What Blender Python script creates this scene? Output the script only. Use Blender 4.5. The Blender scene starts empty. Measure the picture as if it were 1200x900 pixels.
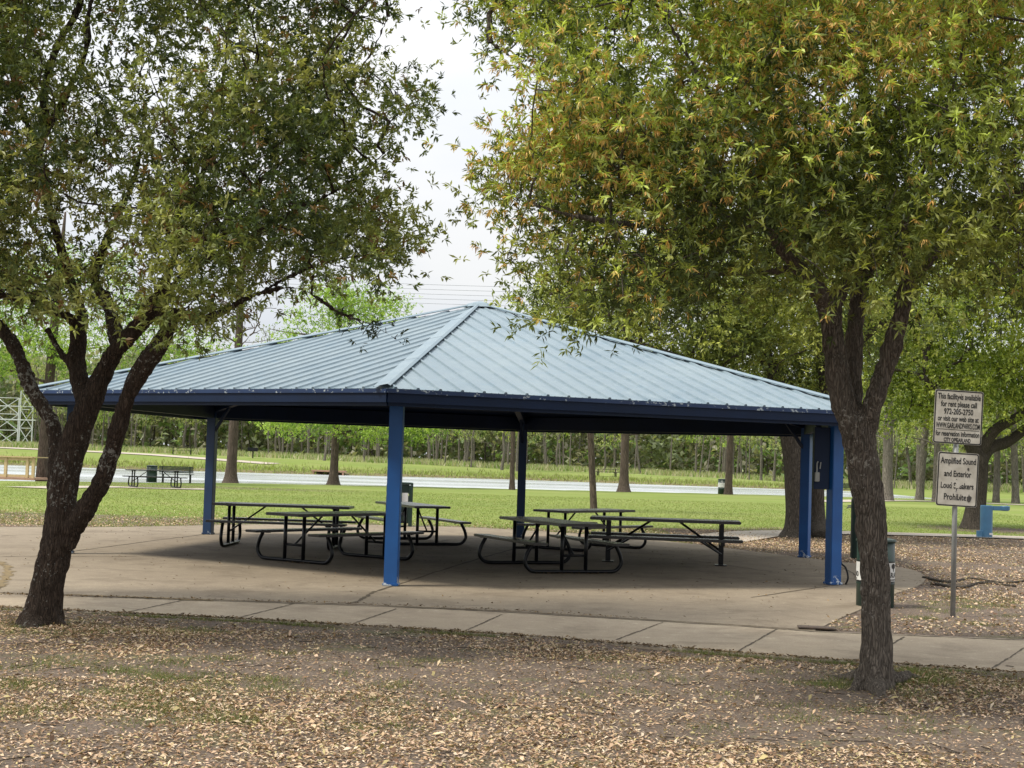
import bpy, bmesh, math, random
import numpy as np
from mathutils import Vector, Matrix, noise as mnoise
R = math.radians
rng = np.random.default_rng(7); random.seed(7)
scene = bpy.context.scene; C = scene.collection

# ------------------------------------------------------------------ camera
F, PITCH, ROLL, CH = 1790.5, R(2.867), R(1.795), 1.7
cam = bpy.data.cameras.new('camera'); co = bpy.data.objects.new('camera', cam); C.objects.link(co)
cam.sensor_width = 36; cam.lens = F / 1200 * 36; cam.clip_end = 3000; cam.clip_start = .1
co.matrix_world = Matrix.Translation((0, 0, CH)) @ Matrix.Rotation(math.pi / 2 + PITCH, 4, 'X') @ Matrix.Rotation(ROLL, 4, 'Z')
scene.camera = co
RM = np.array(co.matrix_world.to_3x3())
def ray(px, py):
    v = np.array([(px - 600) / F, -(py - 450) / F, -1.0]); return RM @ v
def gp(px, py, z=0.0):                     # where the sight line meets height z
    d = ray(px, py); t = (z - CH) / d[2]; return np.array([d[0] * t, d[1] * t, z])
def at(px, py, Y):                         # point on the sight line at depth Y
    d = ray(px, py); t = Y / d[1]; return np.array([d[0] * t, Y, CH + d[2] * t])

# ------------------------------------------------------------------ tagging
def tag(o, label=None, cat=None, group=None, kind=None):
    if label: o['label'] = label
    if cat: o['category'] = cat
    if group: o['group'] = group
    if kind: o['kind'] = kind
    return o
def thing(name, label, cat, loc=(0, 0, 0), rz=0, group=None):
    o = bpy.data.objects.new(name, None); C.objects.link(o); o.empty_display_size = .1
    o.location = Vector(tuple(float(v) for v in loc)); o.rotation_euler = (0, 0, rz)
    return tag(o, label, cat, group)
def mesh_obj(name, V, Fc, mats, parent=None, smooth=False, col=None, mi=None):
    me = bpy.data.meshes.new(name)
    V = np.asarray(V, np.float32)
    if isinstance(Fc, np.ndarray):
        n, k = Fc.shape
        me.vertices.add(len(V)); me.vertices.foreach_set('co', V.ravel())
        me.loops.add(n * k); me.loops.foreach_set('vertex_index', Fc.astype(np.int32).ravel())
        me.polygons.add(n); me.polygons.foreach_set('loop_start', np.arange(0, n * k, k, dtype=np.int32))
        me.update(calc_edges=True)
    else:
        me.from_pydata([tuple(map(float, v)) for v in V], [], [tuple(map(int, f)) for f in Fc]); me.update()
    if not isinstance(mats, (list, tuple)): mats = [mats]
    for m in mats: me.materials.append(m)
    if mi is not None: me.polygons.foreach_set('material_index', np.asarray(mi, np.int32))
    if smooth: me.polygons.foreach_set('use_smooth', np.ones(len(me.polygons), bool))
    if col is not None:
        a = me.color_attributes.new('col', 'FLOAT_COLOR', 'POINT')
        c4 = np.ones((len(V), 4), np.float32); c4[:, :3] = col
        a.data.foreach_set('color', c4.ravel())
    o = bpy.data.objects.new(name, me); C.objects.link(o)
    if parent: o.parent = parent
    return o
def copy_tree(o, parent=None):
    c = o.copy(); C.objects.link(c)
    if parent: c.parent = parent
    for ch in list(o.children): copy_tree(ch, c)
    return c

class MB:                                   # collects simple solids into one mesh
    def __init__(s): s.V = []; s.F = []; s.M = []
    def add(s, V, Fc, m=0):
        b = len(s.V); s.V += [tuple(map(float, v)) for v in V]; s.F += [tuple(b + int(i) for i in f) for f in Fc]; s.M += [m] * len(Fc); return s
    def box(s, c, d, rz=0, m=0, bev=0.0):
        bm = bmesh.new(); bmesh.ops.create_cube(bm, size=1)
        for v in bm.verts: v.co = Vector((v.co.x * d[0], v.co.y * d[1], v.co.z * d[2]))
        if bev > 0: bmesh.ops.bevel(bm, geom=bm.edges[:], offset=bev, segments=2, affect='EDGES')
        M = Matrix.Translation(tuple(map(float, c))) @ Matrix.Rotation(rz, 4, 'Z')
        bm.verts.index_update()
        s.add([M @ v.co for v in bm.verts], [[v.index for v in f.verts] for f in bm.faces], m); bm.free(); return s
    def beam(s, a, b, w, h, m=0, up=(0, 0, 1)):         # box bar from a to b
        a = Vector(tuple(map(float, a))); b = Vector(tuple(map(float, b))); d = (b - a).normalized(); u = Vector(up)
        x = d.cross(u).normalized(); z = x.cross(d).normalized()
        V = [p + x * sx * w / 2 + z * sz * h / 2 for p in (a, b) for sx, sz in ((-1, -1), (1, -1), (1, 1), (-1, 1))]
        return s.add(V, [(0, 1, 2, 3)[::-1], (4, 5, 6, 7), (0, 4, 5, 1)[::-1], (1, 5, 6, 2)[::-1], (2, 6, 7, 3)[::-1], (3, 7, 4, 0)[::-1]], m)
    def tube(s, pts, r, n=10, m=0, caps=True):
        P = [np.array(p, float) for p in pts]; rs = r if hasattr(r, '__len__') else [r] * len(P)
        V = []; up = None
        for i, p in enumerate(P):
            d = (P[min(i + 1, len(P) - 1)] - P[max(i - 1, 0)]); d /= np.linalg.norm(d) + 1e-9
            if up is None:
                up = np.array([0, 0, 1.]) if abs(d[2]) < .9 else np.array([0, 1., 0])
            x = np.cross(d, up); x /= np.linalg.norm(x) + 1e-9; up = np.cross(x, d)
            for k in range(n):
                a = 2 * math.pi * k / n; V.append(p + rs[i] * (math.cos(a) * x + math.sin(a) * up))
        Fc = [(i * n + k, i * n + (k + 1) % n, (i + 1) * n + (k + 1) % n, (i + 1) * n + k) for i in range(len(P) - 1) for k in range(n)]
        if caps: Fc += [tuple(range(n))[::-1], tuple((len(P) - 1) * n + k for k in range(n))]
        return s.add(V, Fc, m)
    def lathe(s, prof, c=(0, 0, 0), n=28, m=0):
        c = np.array(c, float)
        V = [c + np.array([r * math.cos(2 * math.pi * k / n), r * math.sin(2 * math.pi * k / n), z]) for r, z in prof for k in range(n)]
        Fc = [(i * n + k, i * n + (k + 1) % n, (i + 1) * n + (k + 1) % n, (i + 1) * n + k) for i in range(len(prof) - 1) for k in range(n)]
        Fc += [tuple(range(n))[::-1], tuple((len(prof) - 1) * n + k for k in range(n))]
        return s.add(V, Fc, m)
    def build(s, name, mats, parent=None, smooth=False):
        return mesh_obj(name, s.V, s.F, mats, parent, smooth, mi=s.M)
def bez(P, n=8):                            # Catmull-Rom through points (any dimension)
    P = np.array(P, float); Q = np.vstack([2 * P[0] - P[1], P, 2 * P[-1] - P[-2]]); out = []
    for i in range(1, len(Q) - 2):
        for t in np.linspace(0, 1, n, endpoint=False):
            out.append(.5 * (2 * Q[i] + (Q[i + 1] - Q[i - 1]) * t + (2 * Q[i - 1] - 5 * Q[i] + 4 * Q[i + 1] - Q[i + 2]) * t * t + (3 * Q[i] - Q[i - 1] - 3 * Q[i + 1] + Q[i + 2]) * t ** 3))
    out.append(P[-1]); return np.array(out)

# ------------------------------------------------------------------ materials
def new_mat(name):
    m = bpy.data.materials.new(name); m.use_nodes = True; nt = m.node_tree; nt.nodes.clear()
    out = nt.nodes.new('ShaderNodeOutputMaterial'); return m, nt, out
class NT:
    def __init__(s, name):
        s.m, s.t, s.out = new_mat(name)
        s.tc = s.t.nodes.new('ShaderNodeTexCoord')
    def n(s, typ, **kw):
        nd = s.t.nodes.new(typ)
        for k, v in kw.items():
            if k.startswith('_'): setattr(nd, k[1:], v)
            else:
                key = int(k[1:]) if k[0] == 'i' and k[1:].isdigit() else k.replace('__', ' ')
                if isinstance(v, bpy.types.NodeSocket): s.t.links.new(v, nd.inputs[key])
                else: nd.inputs[key].default_value = v
        return nd
    def link(s, a, b): s.t.links.new(a, b)
    def coord(s, scale=(1, 1, 1), kind='Object', loc=(0, 0, 0)):
        mp = s.n('ShaderNodeMapping', Scale=scale, Location=loc); s.link(s.tc.outputs[kind], mp.inputs['Vector']); return mp.outputs[0]
    def noise(s, scale, detail=4, rough=.55, vec=None, dist=0):
        nd = s.n('ShaderNodeTexNoise', Scale=scale, Detail=detail, Roughness=rough, Distortion=dist)
        s.link(vec if vec is not None else s.tc.outputs['Object'], nd.inputs['Vector']); return nd.outputs['Fac']
    def ramp(s, fac, stops):
        r = s.n('ShaderNodeValToRGB', Fac=fac); e = r.color_ramp.elements
        while len(e) > 1: e.remove(e[-1])
        e[0].position = stops[0][0]; e[0].color = tuple(stops[0][1]) + (1,) if hasattr(stops[0][1], '__len__') else (stops[0][1],) * 3 + (1,)
        for p, c in stops[1:]:
            q = e.new(p); q.color = tuple(c) + (1,) if hasattr(c, '__len__') else (c,) * 3 + (1,)
        return r.outputs['Color']
    def mix(s, fac, a, b, mode='MIX'):
        nd = s.n('ShaderNodeMix', _data_type='RGBA', _blend_type=mode)
        for k, v in ((0, fac), (6, a), (7, b)):
            if isinstance(v, bpy.types.NodeSocket): s.link(v, nd.inputs[k])
            else: nd.inputs[k].default_value = v if k == 0 else tuple(v) + (1,)
        return nd.outputs[2]
    def math(s, op, a, b=0.0):
        nd = s.n('ShaderNodeMath', _operation=op)
        for k, v in ((0, a), (1, b)):
            if isinstance(v, bpy.types.NodeSocket): s.link(v, nd.inputs[k])
            else: nd.inputs[k].default_value = v
        return nd.outputs[0]
    def bump(s, h, strength=.5, dist=.01, normal=None):
        b = s.n('ShaderNodeBump', Strength=strength, Distance=dist, Height=h)
        if normal is not None: s.link(normal, b.inputs['Normal'])
        return b.outputs[0]
    def attr(s, name, out='Color'):
        nd = s.t.nodes.new('ShaderNodeAttribute'); nd.attribute_name = name; return nd.outputs[out]
    def pbr(s, color, rough=.6, normal=None, metal=0.0, spec=.5, coat=0.0):
        b = s.n('ShaderNodeBsdfPrincipled')
        for k, v in (('Base Color', color), ('Roughness', rough), ('Metallic', metal), ('Specular IOR Level', spec), ('Coat Weight', coat)):
            if isinstance(v, bpy.types.NodeSocket): s.link(v, b.inputs[k])
            elif k == 'Base Color': b.inputs[k].default_value = tuple(v) + (1,)
            else: b.inputs[k].default_value = v
        if normal is not None: s.link(normal, b.inputs['Normal'])
        s.link(b.outputs[0], s.out.inputs['Surface']); s.b = b; return s.m

def m_paint(name, c, c2=None, rough=.45, nscale=3, chips=None, chip_th=.68, spec=.5, bump=.15, zchips=None):
    T = NT(name); c2 = c2 or tuple(v * .75 for v in c)
    col = T.mix(T.ramp(T.noise(nscale, 6), [(.3, 0), (.7, 1)]), c, c2)
    if chips:
        f = T.ramp(T.noise(14, 8, .65), [(chip_th, 0), (chip_th + .015, 1)])
        if zchips:
            sep = T.n('ShaderNodeSeparateXYZ', Vector=T.tc.outputs['Object'])
            f = T.math('MULTIPLY', f, T.ramp(sep.outputs[2], [(zchips, 1), (zchips + .06, 0)]))
        col = T.mix(f, col, chips)
    return T.pbr(col, rough, T.bump(T.noise(60, 4), bump, .002), spec=spec)
MAT = {}
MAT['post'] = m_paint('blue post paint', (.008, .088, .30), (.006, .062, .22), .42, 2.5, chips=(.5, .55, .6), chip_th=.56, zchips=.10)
MAT['post_shade'] = m_paint('shaded blue post paint', (.005, .035, .105), (.004, .026, .08), .45, 2.5, chips=(.4, .45, .5), chip_th=.6, zchips=.06)  # rear posts: roof shade put into a darker copy of the blue
MAT['navy'] = m_paint('navy beam paint', (.003, .014, .048), (.002, .010, .032), .55, 2, spec=.25)
MAT['navy_peel'] = m_paint('peeling navy trim', (.006, .03, .10), (.005, .02, .07), .5, 4, chips=(.33, .38, .42), chip_th=.60)
MAT['black'] = m_paint('black powder coat', (.003, .0035, .005), (.006, .007, .009), .30, 5, spec=.3)
MAT['green_metal'] = m_paint('dark green paint', (.008, .024, .018), (.012, .034, .024), .45, 5)
MAT['galv'] = m_paint('galvanised steel', (.30, .31, .31), (.2, .21, .21), .45, 9)
MAT['white'] = m_paint('white enamel', (.72, .72, .70), (.55, .55, .52), .5, 6)
MAT['signface'] = m_paint('weathered sign face', (.56, .53, .47), (.36, .33, .28), .55, 7)
MAT['ink'] = m_paint('black ink', (.012, .012, .012), None, .6)
MAT['inkblot'] = m_paint('dark sticker', (.03, .03, .028), (.08, .07, .06), .6, 30)
MAT['fountain'] = m_paint('fountain blue', (.06, .17, .29), (.05, .13, .23), .4, 4)
MAT['lumber'] = m_paint('new lumber', (.50, .38, .20), (.40, .30, .15), .8, 8)
MAT['deck'] = m_paint('deck boards', (.33, .20, .13), (.25, .15, .1), .85, 5)
MAT['rust'] = m_paint('rusty iron', (.10, .065, .04), (.05, .035, .025), .8, 20)
MAT['greybox'] = m_paint('grey box', (.30, .31, .30), None, .5)
MAT['lattice'] = m_paint('pale lattice steel', (.55, .58, .58), (.45, .48, .48), .6)
MAT['wire'] = m_paint('wire', (.35, .37, .40), None, .6)

def m_mesh_black():                          # expanded-metal tabletop
    T = NT('black coated expanded metal'); v = T.coord((1, 1.7, 1))
    vo = T.n('ShaderNodeTexVoronoi', Scale=38.0, Vector=v); d = vo.outputs['Distance']
    col = T.ramp(d, [(.2, .002), (.45, .011)])
    return T.pbr(col, .27, T.bump(d, .25, .003), spec=.7)
MAT['top'] = m_mesh_black()
def m_bark(name, dark, light, lichen=None, s=1.0, stretch=.16, lich_th=.62):
    T = NT(name); v = T.coord((s, s, s * stretch))
    vo = T.n('ShaderNodeTexVoronoi', Scale=38.0, _feature='DISTANCE_TO_EDGE'); 
    wob = T.noise(9, 3, .5, v); 
    add = T.n('ShaderNodeVectorMath', _operation='ADD'); T.link(v, add.inputs[0])
    sc = T.n('ShaderNodeVectorMath', _operation='SCALE', Scale=.13); nn = T.n('ShaderNodeTexNoise', Scale=14.0, Detail=3.0); T.link(v, nn.inputs['Vector'])
    T.link(nn.outputs['Color'], sc.inputs[0]); T.link(sc.outputs[0], add.inputs[1]); T.link(add.outputs[0], vo.inputs['Vector'])
    crack = T.ramp(vo.outputs['Distance'], [(.0, .1), (.10, .6), (.35, 1)])
    fine = T.noise(55, 6, .75, v); big = T.noise(2.2, 3)
    h = T.math('ADD', T.math('MULTIPLY', crack, .7), T.math('MULTIPLY', fine, .6))
    col = T.mix(T.ramp(fine, [(.3, 0), (.75, 1)]), dark, light)
    col = T.mix(crack, tuple(c * .35 for c in dark), col)
    col = T.mix(T.ramp(big, [(.35, 0), (.7, .5)]), col, tuple(c * .55 for c in light))
    if lichen:
        l = T.ramp(T.math('MULTIPLY', T.noise(26, 6, .7), T.math('ADD', T.noise(1.6, 2), .55)), [(lich_th, 0), (lich_th + .05, 1)])
        col = T.mix(l, col, lichen)
    return T.pbr(col, .9, T.bump(h, 1.0, .022 / s ** .5), spec=.2)
MAT['bark_l'] = m_bark('dark oak bark', (.034, .023, .016), (.12, .086, .064), lichen=(.25, .24, .21), lich_th=.63, s=1.3)
MAT['bark_r'] = m_bark('brown oak bark', (.085, .070, .056), (.29, .245, .20), lichen=(.32, .30, .26), lich_th=.67, s=1.3)
MAT['bark_cyp'] = m_bark('cypress bark', (.10, .075, .058), (.20, .155, .125), s=.5, stretch=.1)
MAT['bark_far'] = m_bark('grey brown bark', (.15, .132, .11), (.30, .27, .23), s=.4)  # distant trunks lightened, haze put into the bark colour
MAT['bark_dk'] = m_bark('dark brown bark', (.07, .058, .046), (.17, .145, .115), s=.8)  # darker bark for the rear oaks and exposed roots

def m_leaf(name, trans=.35, rough=.5, spec=.4):
    T = NT(name); a = T.attr('col')
    T.pbr(a, rough, spec=spec)
    tr = T.n('ShaderNodeBsdfTranslucent'); c = T.mix(1.0, a, (1.25, 1.35, .6), 'MULTIPLY'); T.link(c, tr.inputs['Color'])
    mx = T.n('ShaderNodeMixShader', Fac=trans); T.link(T.b.outputs[0], mx.inputs[1]); T.link(tr.outputs[0], mx.inputs[2]); T.link(mx.outputs[0], T.out.inputs['Surface'])
    return T.m
MAT['leaf'] = m_leaf('leaf')
MAT['dryleaf'] = m_leaf('dry leaf', .08, .75, .2)
MAT['blade'] = m_leaf('grass blade', .3, .6, .2)

def m_concrete(k=1.0):
    T = NT('worn concrete'); v = T.tc.outputs['Object']
    a = T.noise(.35, 6, .6); b = T.noise(3.5, 7, .65); c = T.noise(60, 4)
    col = T.mix(T.ramp(a, [(.35, 0), (.65, 1)]), (.165, .132, .098), (.22, .182, .138))
    col = T.mix(T.ramp(b, [(.35, .45), (.6, 0)]), col, (.11, .082, .062))
    col = T.mix(T.ramp(T.noise(1.1, 5, .7, dist=1.5), [(.62, 0), (.72, .3)]), col, (.32, .28, .23))
    col = T.mix(T.ramp(T.noise(26, 3), [(.7, 0), (.76, .6)]), col, (.11, .08, .06))
    col = T.mix(.35, col, T.ramp(c, [(.3, (.12, .10, .078)), (.7, (.29, .25, .20))]))
    col = T.mix(T.ramp(T.noise(.9, 8, .72, dist=.6), [(.50, 0), (.62, .5)]), col, (.10, .078, .058))
    col = T.mix(T.ramp(T.noise(7, 6, .75), [(.60, 0), (.68, .45)]), col, (.33, .29, .235))
    col = T.mix(1.0, col, (k * 1.03, k * 1.02, k * .96), 'MULTIPLY')
    return T.pbr(col, .88, T.bump(T.math('ADD', b, T.math('MULTIPLY', c, .5)), .35, .006), spec=.25)
MAT['concrete'] = m_concrete(1.14); MAT['concrete_pale'] = m_concrete(1.7)
def m_roof():
    T = NT('faded blue metal roofing')
    a = T.noise(.5, 5, .6, T.coord((1, 1, 1))); b = T.noise(5, 6, .7); st = T.noise(2.5, 5, .7, dist=1)
    col = T.mix(T.ramp(a, [(.3, 0), (.7, 1)]), (.135, .195, .238), (.205, .262, .292))
    col = T.mix(T.ramp(b, [(.45, 0), (.75, .55)]), col, (.27, .325, .35))
    col = T.mix(T.ramp(st, [(.55, 0), (.75, .4)]), col, (.14, .24, .33))
    col = T.mix(T.ramp(T.noise(34, 2), [(.73, 0), (.76, .7)]), col, (.08, .09, .09))
    return T.pbr(col, T.ramp(b, [(.3, .36), (.7, .52)]), T.bump(b, .12, .01), metal=.25, spec=.6)
MAT['roof'] = m_roof()
MAT['roofcap'] = m_paint('ridge cap metal', (.185, .245, .28), (.14, .20, .245), .45, 3, spec=.6)
MAT['joint'] = m_paint('joint dirt', (.05, .038, .026), (.10, .075, .04), .95, 8)
MAT['moss'] = m_paint('joint debris', (.20, .14, .06), (.12, .09, .045), .95, 14)
def m_ground():
    T = NT('park ground'); w = T.attr('zone')            # r litter, g bare bank, b tall grass
    sep = T.n('ShaderNodeSeparateColor', Color=w)
    P = T.tc.outputs['Object']
    g1 = T.noise(.16, 5, .6); g2 = T.noise(2.2, 6, .7); g3 = T.noise(45, 4, .7); g4 = T.noise(220, 2, .7)
    grass = T.mix(T.ramp(g1, [(.35, 0), (.65, 1)]), (.155, .205, .045), (.215, .24, .08))
    grass = T.mix(T.ramp(g2, [(.35, 0), (.7, .5)]), grass, (.18, .25, .045))
    grass = T.mix(T.ramp(T.noise(.55, 5, .7, T.coord((.6, 2.5, 1))), [(.48, 0), (.68, .75)]), grass, (.26, .235, .115))
    grass = T.mix(T.ramp(g3, [(.4, 0), (.8, .4)]), grass, (.15, .20, .04))
    grass = T.mix(T.ramp(T.noise(.09, 6, .65, T.coord((.5, 1.6, 1))), [(.38, .55), (.62, 0)]), grass, (.115, .165, .035))
    dirt = T.mix(T.ramp(g2, [(.3, 0), (.7, 1)]), (.095, .074, .060), (.165, .132, .108))
    dirt = T.mix(T.ramp(g3, [(.45, 0), (.62, .6)]), dirt, (.05, .038, .03))
    dirt = T.mix(T.ramp(T.noise(95, 5, .8), [(.56, 0), (.66, .75)]), dirt, (.30, .235, .17))
    vor = T.n('ShaderNodeTexVoronoi', Scale=26.0, Randomness=1.0)
    T.link(T.coord((1, 1.0, 1)), vor.inputs['Vector'])
    fl = T.ramp(T.math('MULTIPLY', vor.outputs['Distance'], 1.0), [(.22, 1), (.30, 0)])
    vc = T.n('ShaderNodeSeparateColor', Color=vor.outputs['Color'])
    leafc = T.ramp(vc.outputs[0], [(.0, (.12, .075, .05)), (.4, (.26, .17, .11)), (.75, (.42, .31, .21)), (1, (.56, .45, .33))])
    lit = T.mix(T.math('MULTIPLY', fl, T.ramp(T.noise(.8, 4), [(.35, .35), (.6, 1)])), dirt, leafc)
    lit = T.mix(T.ramp(T.noise(.9, 6, .7), [(.56, 0), (.68, .6)]), lit, (.11, .125, .045))
    zf = T.math('ADD', sep.outputs[0], T.math('MULTIPLY', T.math('SUBTRACT', T.noise(2.4, 6, .75), .5), 1.1))
    col = T.mix(T.ramp(zf, [(.40, 0), (.6, 1)]), grass, lit)
    bank = T.mix(T.ramp(g2, [(.4, 0), (.6, 1)]), (.12, .10, .06), (.17, .15, .07))
    bf = T.math('ADD', sep.outputs[1], T.math('MULTIPLY', T.math('SUBTRACT', T.noise(.5, 5, .7), .5), .9))
    col = T.mix(T.ramp(bf, [(.45, 0), (.65, 1)]), col, bank)
    tall = T.mix(T.ramp(T.noise(.25, 6, .7), [(.4, 0), (.6, 1)]), (.20, .27, .08), (.34, .33, .21))
    col = T.mix(sep.outputs[2], col, tall)
    h = T.math('ADD', T.math('MULTIPLY', g3, .5), T.math('MULTIPLY', g2, .8))
    return T.pbr(col, .95, T.bump(h, .6, .03), spec=.1)
MAT['ground'] = m_ground()
def m_water():
    T = NT('pond water'); a = T.noise(1.0, 3, .6, T.coord((.5, 1.6, 1))); b = T.noise(.06, 3, .5, T.coord((.4, 1.5, 1)))
    rg = T.ramp(b, [(.35, .12), (.65, .32)])
    return T.pbr((.42, .45, .465), rg, T.bump(a, .5, .12), spec=1.0)  # pale base colour stands in for sky reflected by the ripples
MAT['water'] = m_water()

# ------------------------------------------------------------------ terrain
def sstep(a, b, x): t = np.clip((x - a) / (b - a), 0, 1); return t * t * (3 - 2 * t)
NEAR = np.array([(-300, 66), (-60, 68), (-24, 73), (-14, 86), (0, 93.5), (18, 101), (40, 108), (300, 120)], float)
FAR = np.array([(-300, 120), (-60, 146), (-38, 141), (-22, 142), (-12, 147), (0, 152), (13, 148), (26, 144), (300, 144)], float)
PONDX = 31.0
def gz(x, y):
    x = np.asarray(x, float); y = np.asarray(y, float)
    n = np.interp(x, NEAR[:, 0], NEAR[:, 1]); f = np.interp(x, FAR[:, 0], FAR[:, 1])
    inside = sstep(n - .8, n + 3, y) * (1 - sstep(f - 3, f + 2.5, y)) * (1 - sstep(PONDX - 2, PONDX + 3, x))
    hf = np.interp(x, [-90, -55, -30, 0, 30], [1.6, 1.45, 1.2, .75, .35])
    rise = sstep(f - 2, f + 30, y) * hf * (1 - sstep(26, 40, x) * .6)
    return rise * (1 - inside) - 1.3 * inside
def zones(x, y):
    n = np.interp(x, NEAR[:, 0], NEAR[:, 1]); f = np.interp(x, FAR[:, 0], FAR[:, 1])
    lit = 1 - sstep(15.6, 16.4, y) * (1 - sstep(3.2, 4.5, x) * (1 - sstep(40.5, 43.0, y)))
    edge = (1 - sstep(37.5, 42.5, y)) * .62
    lit = np.maximum(lit, edge * (x < 8))
    lit = np.maximum(lit, .55 * np.exp(-(((x + 14) / 14) ** 2 + ((y - 72) / 5) ** 2)))
    lit = np.maximum(lit, .75 * np.exp(-(((x - 8) / 3.5) ** 2 + ((y - 41) / 5) ** 2)))
    lit = np.maximum(lit, .85 * np.exp(-(((x - 15.5) / 3.5) ** 2 + ((y - 48) / 4) ** 2)))
    bank = np.exp(-((y - f - 1.0) / 3.2) ** 2) * .75 * (1 - sstep(28, 40, x))
    bank = np.maximum(bank, .8 * np.exp(-((y - n - 2.2) / 1.2) ** 2))
    tall = sstep(f + 26, f + 40, y) * .9
    return np.stack([lit, bank, tall], -1)
ys = np.unique(np.concatenate([np.arange(-12, 6, 2), np.arange(6, 18, .16), np.arange(18, 46, .5), np.arange(46, 66, 1), np.arange(66, 240, 1.5), np.arange(240, 1500, 60)]))
xs = np.unique(np.concatenate([np.arange(-900, -120, 60), np.arange(-120, -12, 2), np.arange(-12, 12, .3), np.arange(12, 90, 2), np.arange(90, 900, 60)]).round(3))
X, Y = np.meshgrid(xs, ys); Zg = gz(X, Y)
sm = np.where(Y < 15.9, 1, 0) + np.where((X > 5.4) & (Y > 17.5) & (Y < 60), 1, 0)
nz = np.array([mnoise.noise((a * .9, b * .9, 0)) * .03 + mnoise.noise((a * 3, b * 3, 5)) * .012 for a, b in zip(X.ravel(), Y.ravel())]).reshape(X.shape) * (np.abs(X) < 20)
fade = (1 - sstep(14.6, 15.4, Y + (X * .19))) * (Y < 15.5)
fe_ = np.interp(X, *np.array([gp(px, py)[:2] for px, py in ((-900, 676), (0, 713.5), (300, 728), (600, 746), (900, 770), (1200, 791), (1900, 836))]).T)
Zg = Zg + nz * fade + .009 * np.exp(-((Y - fe_ + .25) / .22) ** 2) * (Y < fe_ - .02)
nx = len(xs); idx = np.arange(len(xs) * len(ys)).reshape(len(ys), nx)
Q = np.stack([idx[:-1, :-1], idx[:-1, 1:], idx[1:, 1:], idx[1:, :-1]], -1).reshape(-1, 4)
ground = mesh_obj('ground', np.stack([X, Y, Zg], -1).reshape(-1, 3), Q, MAT['ground'], smooth=True)
a = ground.data.color_attributes.new('zone', 'FLOAT_COLOR', 'POINT')
z4 = np.ones((X.size, 4), np.float32); z4[:, :3] = zones(X.ravel(), Y.ravel()); a.data.foreach_set('color', z4.ravel())
tag(ground, kind='structure')
wtr = MB(); wtr.add([(-260, 60, -.2), (40, 60, -.2), (40, 172, -.2), (-260, 172, -.2)], [(0, 1, 2, 3)])
tag(wtr.build('pond_water', MAT['water']), kind='structure')

# ------------------------------------------------------------------ paving
def ring(pxs, z): return [tuple(gp(x, y, z)) for x, y in pxs]
def slab(name, outline, z, mat, skirt=.06):
    mb = MB(); n = len(outline); V = [(p[0], p[1], z) for p in outline] + [(p[0], p[1], z - skirt) for p in outline]
    mb.add(V, [tuple(range(n))] + [(i, i + n, (i + 1) % n + n, (i + 1) % n) for i in range(n)])
    o = mb.build(name, mat)
    return o
PZ = .012
padpx = [(-420, 600), (0, 617.5), (300, 614.5), (430, 615), (560, 618.5), (700, 627), (800, 636), (870, 644.5), (940, 653), (1000, 660), (1050, 664), (1076, 670), (1085, 678), (1074, 687), (1045, 697), (1013, 712), (985, 724), (955, 738.5), (880, 733), (600, 716), (420, 708), (0, 694), (-500, 680)]
pad = [gp(x, y, PZ) for x, y in padpx]
padline = bez(np.array(pad)[:18], 4)[:, :2]
pad_o = slab('pavement', [tuple(p) for p in padline] + [tuple(p[:2]) for p in np.array(pad)[18:]], PZ, [MAT['concrete'], MAT['joint'], MAT['moss']])
walkb = [(-900, 668), (0, 695), (420, 709), (600, 717), (880, 734), (955, 739.5), (1200, 749.5), (1900, 782)]
walkf = [(1900, 836), (1200, 791), (900, 770), (600, 746), (300, 728), (0, 713.5), (-900, 676)]
walk_o = slab('footpath', [tuple(gp(x, y, PZ)[:2]) for x, y in walkb + walkf], PZ + .002, [MAT['concrete_pale'], MAT['joint'], MAT['moss']])
def strip(o, pxs, w, z, mi=1, wob=.012):
    P = bez([gp(x, y, z)[:2] for x, y in pxs], 14) if len(pxs) > 2 else np.array([gp(*pxs[0], z)[:2] * (1 - t) + gp(*pxs[1], z)[:2] * t for t in np.linspace(0, 1, 26)])
    d = np.gradient(P, axis=0); d /= np.linalg.norm(d, axis=1)[:, None]; nrm = np.stack([-d[:, 1], d[:, 0]], -1)
    P = P + nrm * rng.normal(0, wob, (len(P), 1)); ww = w * rng.uniform(.45, 1.3, (len(P), 1)); n = len(P)
    V = np.vstack([P + nrm * ww / 2, P - nrm * ww / 2]); V = np.hstack([V, np.full((2 * n, 1), z)])
    bm = bmesh.new(); bm.from_mesh(o.data); vs = [bm.verts.new(v) for v in V]
    for i in range(n - 1):
        f = bm.faces.new((vs[i], vs[i + 1], vs[n + i + 1], vs[n + i])); f.material_index = mi; f.normal_update()
        if f.normal.z < 0: f.normal_flip()
    bm.to_mesh(o.data); bm.free()
JZ = PZ + .004
for pxs, w in (([(443, 692), (560, 655), (640, 632)], .05), ([(85, 646), (215, 629), (300, 620)], .04), ([(0, 652), (120, 652), (250, 651), (420, 655)], .035), ([(0, 628), (140, 622.5), (300, 622)], .03),
               ([(880, 700), (1000, 684), (1068, 693)], .035), ([(700, 652), (800, 656), (905, 670)], .03), ([(600, 628), (760, 640), (900, 650)], .03), ([(440, 692.5), (420, 704), (407, 707)], .05), ([(490, 637), (560, 631), (700, 636)], .03), ([(985, 664), (1000, 672), (1005, 680)], .03)):
    strip(pad_o, pxs, w, JZ)
strip(pad_o, [(-8, 655), (5, 662), (8, 672), (2, 684), (-6, 690)], .12, JZ, 2, .03)
J2 = PZ + .006
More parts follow.
